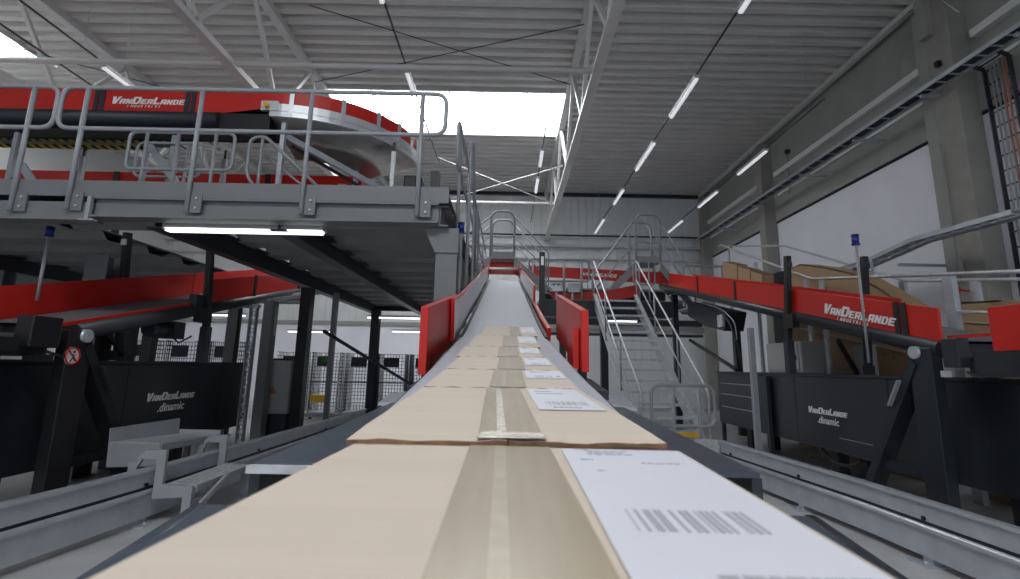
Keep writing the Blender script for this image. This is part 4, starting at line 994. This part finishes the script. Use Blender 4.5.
MB().prism([(-3.49,5.28,.66),(-3.49,5.31,.44),(-4.02,5.31,.42),(-4.01,5.28,.66)], (0,.012,0)).obj('front_flap', 'rail', t)
MB().prism([(-4.0,5.28,.655),(-4.0,6.37,.60),(-4.01,6.37,.79),(-4.01,5.28,.80)], (-.01,0,0)).obj('side_flap', 'rail', t)
MB().prism([(-3.5,6.37,.59),(-4.0,6.37,.59),(-4.0,6.37,.66),(-3.5,6.37,.66)], (0,.012,0)).obj('end_flap', 'rail', t)
MB().prism([(-3.49,5.3,.655),(-3.49,6.37,.60),(-3.49,6.37,.54),(-3.49,5.3,.59)], (.01,0,0)).obj('edge_flap', 'rail', t)
MB().bb(-3.75,-3.70,5.5,5.55,0,.64).obj('leg', 'rail', t); MB().bb(-3.75,-3.70,6.1,6.15,0,.61).obj('leg', 'rail', t)
# ================================================================ UNDER PLATFORM, LEFT BACK
t = thing('electrical_cabinet', 'grey cabinet with an orange warning triangle between the black columns at left', 'cabinet', (-3.7,8.6,.0))
p = atY(261,360,8.7); q = atY(286,414,8.7)
MB().bb(p.x,q.x,8.7,9.1,q.z,p.z).obj('body', 'cabinet', t, bevel=.01)
MB().bb(p.x+.03,q.x-.02,8.685,8.70,q.z+.04,p.z-.03).obj('door', 'cabinet', t)
c = MB(); xm = (p.x+q.x)/2; zm = q.z+.33; c.prism([(xm-.07,8.683,zm),(xm+.07,8.683,zm),(xm,8.683,zm+.13)], (0,-.004,0)); c.obj('warning_triangle', 'cable', t)
MB().bb(p.x+.05,p.x+.08,8.67,8.685,q.z+.15,q.z+.2).bb(p.x+.05,p.x+.08,8.67,8.685,p.z-.15,p.z-.1).obj('hinge', 'black', t)
MB().bb(p.x+.02,q.x-.02,8.75,9.0,0,q.z).obj('plinth', 'anthr', t)
# perforated galvanized post
t = thing('perforated_post', 'galvanized perforated post under the platform left of the grey cabinet', 'post', (-4.2,8.3,0))
p0 = atY(257,308,8.3); 
c = MB(); c.bb(p0.x-.10,p0.x-.08,8.26,8.34,0,2.36).bb(p0.x+.0,p0.x+.02,8.26,8.34,0,2.36).obj('flange', 'rail', t)
c = MB(); z = .1
while z < 2.3: c.beam((p0.x-.08,8.3,z),(p0.x,8.3,z+.07), .02,.02,(0,1,0)); c.beam((p0.x,8.3,z+.07),(p0.x-.08,8.3,z+.14), .02,.02,(0,1,0)); z += .14
c.obj('lattice', 'galvl', t); 
MB().bb(p0.x-.35,p0.x+.04,8.25,8.35,2.36,2.42).obj('top_arm', 'galvl', t)
MB().bb(p0.x+.06,p0.x+.22,8.4,8.6,0,2.5).obj('column', 'grey', t)
c = MB(); p = atY(335,310,10.2); c.bb(p.x-.05,p.x+.05,10.15,10.25,0,2.9); c.obj('support_column', 'rail', label='slim pale column under the platform in front of the roll cages', cat='column')
c = MB(); p = atY(278,345,9.0); c.bb(p.x-.15,p.x+.13,9.2,9.5,0,1.55); c.obj('machine_box', 'black', label='black machine block behind the grey cabinet', cat='machine')
c = MB(); p = atY(296,345,8.6); c.bb(p.x-.09,p.x+.09,8.8,9.0,0,2.80); c.obj('support_column', 'black', label='broad black column right of the grey cabinet', cat='column')
c = MB(); p = atY(275,325,8.0); c.tube([(p.x,8,1.9),(p.x,8,2.35)], .02).obj('hanging_pipe', 'rail', label='short pale pipe hanging beside the perforated post', cat='pipe')
# cable tray under platform from px(255,300)-(325,290)
tray('cable_tray', [atY(262,301,8.6), atY(327,291,10.8)], .22, 'galvanized cable tray rising under the platform right of the left conveyor', 'cable trays under the platform', 'galvl')
# dark gear under the left conveyor
t = thing('motor_unit', 'small dark motor hanging under the left inclined conveyor', 'motor', (-4.5,7.5,1.8))
p = atX(158,330,-4.45); c = MB(); disc(c, (-4.4,p.y-.25,p.z), .09, .35, (0,1,0), 12); c.bb(-4.5,-4.3,p.y+.1,p.y+.3,p.z-.1,p.z+.12); c.obj('motor_body', 'anthr', t)
c = MB(); c.tube([(-4.35,p.y,p.z),(-4.3,p.y+.2,p.z-.15),(-4.3,p.y+.45,p.z-.05)], .012, 6); c.obj('cable', 'black', t)
for i, (px, x) in enumerate(((128,-5.5),(150,-5.9))):
    p = atX(px,340,x); p.z -= .1; c = MB(); c.bb(x-.08,x+.08,p.y-.08,p.y+.08,0,p.z+.35); c.obj('support_column', 'black', label=['black support column under the left conveyor near the round warning sign','second support column under the left conveyor before the bright back wall'][i], cat='column', group='black columns under the left conveyor')
c = MB(); c.beam(atX(108,335,-5.2), atX(124,355,-5.2), .04,.05); c.obj('diagonal_strut', 'black', label='black diagonal strut under the left conveyor against the bright wall', cat='strut')
# roll cages
def roll_cage(w=.75, d=.8, h=1.75):
    t = thing('roll_cage', 'x', 'roll cage', (0,0,0), 'wire roll cages parked along the back')
    for sx in (-1,1):
        for sy in (-1,1):
            MB().tube([(sx*w/2,sy*d/2,.18),(sx*w/2,sy*d/2,h)], .016, 6).obj('post', 'galv', t, local=True)
            c = MB(); disc(c, (sx*(w/2-.08)-.02,sy*(d/2-.08),.08), .07, .04, (1,0,0), 10); c.obj('wheel', 'black', t, local=True)
    MB().bb(-w/2,w/2,-d/2,d/2,.16,.20).obj('base', 'galv', t, local=True)
    def grid(f, nu, nv, nm):
        c = MB()
        for i in range(nu+1): c.tube([f(i/nu,0),f(i/nu,1)], .008, 4)
        for j in range(nv+1): c.tube([f(0,j/nv),f(1,j/nv)], .007, 4)
        c.obj(nm, 'anthr', t, local=True)
    for sx in (-1,1): grid(lambda u, v: V((sx*w/2, -d/2+d*u, .2+(h-.2)*v)), 9, 16, 'side_mesh')
    grid(lambda u, v: V((-w/2+w*u, d/2, .2+(h-.2)*v)), 9, 16, 'back_mesh')
    MB().bb(-w/2,w/2,-d/2-.01,-d/2+.01,h*.55,h*.55+.03).obj('strap_bar', 'black', t, local=True)
    MB().bb(-.2,.22,-d/2-.02,-d/2-.012,h-.36,h-.10).obj('name_plate', 'anthr', t, local=True)
    return t
rc = roll_cage()
spots = [(-4.9,14.0,'roll cage just right of the grey cabinet'),(-4.05,14.2,'roll cage left of the slim pale column'),(-3.2,14.3,'roll cage right of the slim pale column'),(-5.9,14.2,'roll cage half hidden behind the black column'),(-2.35,14.4,'rightmost roll cage with a green sticker near the red guide board'),
         (-9.4,13.2,'leftmost roll cage above the black machine'),(-8.3,13.2,'middle roll cage above the black machine'),(-7.2,13.2,'right-hand roll cage above the black machine')]
stick = []
for i, (x, y, lb) in enumerate(spots):
    o = rc if i == 0 else copy_tree(rc); o.location = (x,y,0); o['label'] = 'wire '+lb
    stick.append(o) if i in (0, 4) else None
    if y < 14 : o.scale = (1,1,1.12)
for o in stick: c = MB(); c.bb(-.1,.18,-.42,-.415,1.5,1.66); c.obj('green_sticker', 'green', o, local=True)
c = MB(); p = atY(322,398,13.5); c.bb(p.x-.2,p.x+.2,13.2,13.5,p.z-.09,p.z+.09); c.obj('yellow_crate', 'yellow', label='small yellow crate in front of the roll cages', cat='crate')
c = MB(); c.bb(-6.2,-1.6,12.9,13.0,.15,.24).bb(-6.2,-6.1,12.9,13.0,0,.15).bb(-1.7,-1.6,12.9,13.0,0,.15); c.obj('floor_barrier', 'rail', label='low grey floor barrier in front of the roll cages', cat='barrier')
# ================================================================ WORLD + CAMERA
w = bpy.data.worlds.new('World'); scn.world = w; w.use_nodes = True
nt = w.node_tree; bg = nt.nodes['Background']; bg.inputs[0].default_value = (.82,.9,1,1); bg.inputs[1].default_value = .5
cam = bpy.data.cameras.new('Camera'); co = bpy.data.objects.new('Camera', cam); COL.objects.link(co); scn.camera = co
cam.sensor_width = 36; cam.lens = FPX/1020*36; cam.shift_y = -(289.5-CY)/1020; cam.clip_start = .02; cam.clip_end = 200
co.location = (0,0,HC)
Rm = Matrix.Rotation(pi/2+PITCH, 4, 'X') @ Matrix.Rotation(ROLL, 4, 'Z')
co.rotation_euler = Rm.to_euler()
cam.dof.use_dof = True; cam.dof.focus_distance = 3.0; cam.dof.aperture_fstop = 9
vs = scn.view_settings; vs.view_transform = 'Standard'; vs.look = 'None'; vs.gamma = 1; vs.use_curve_mapping = False; vs.exposure = 0.2
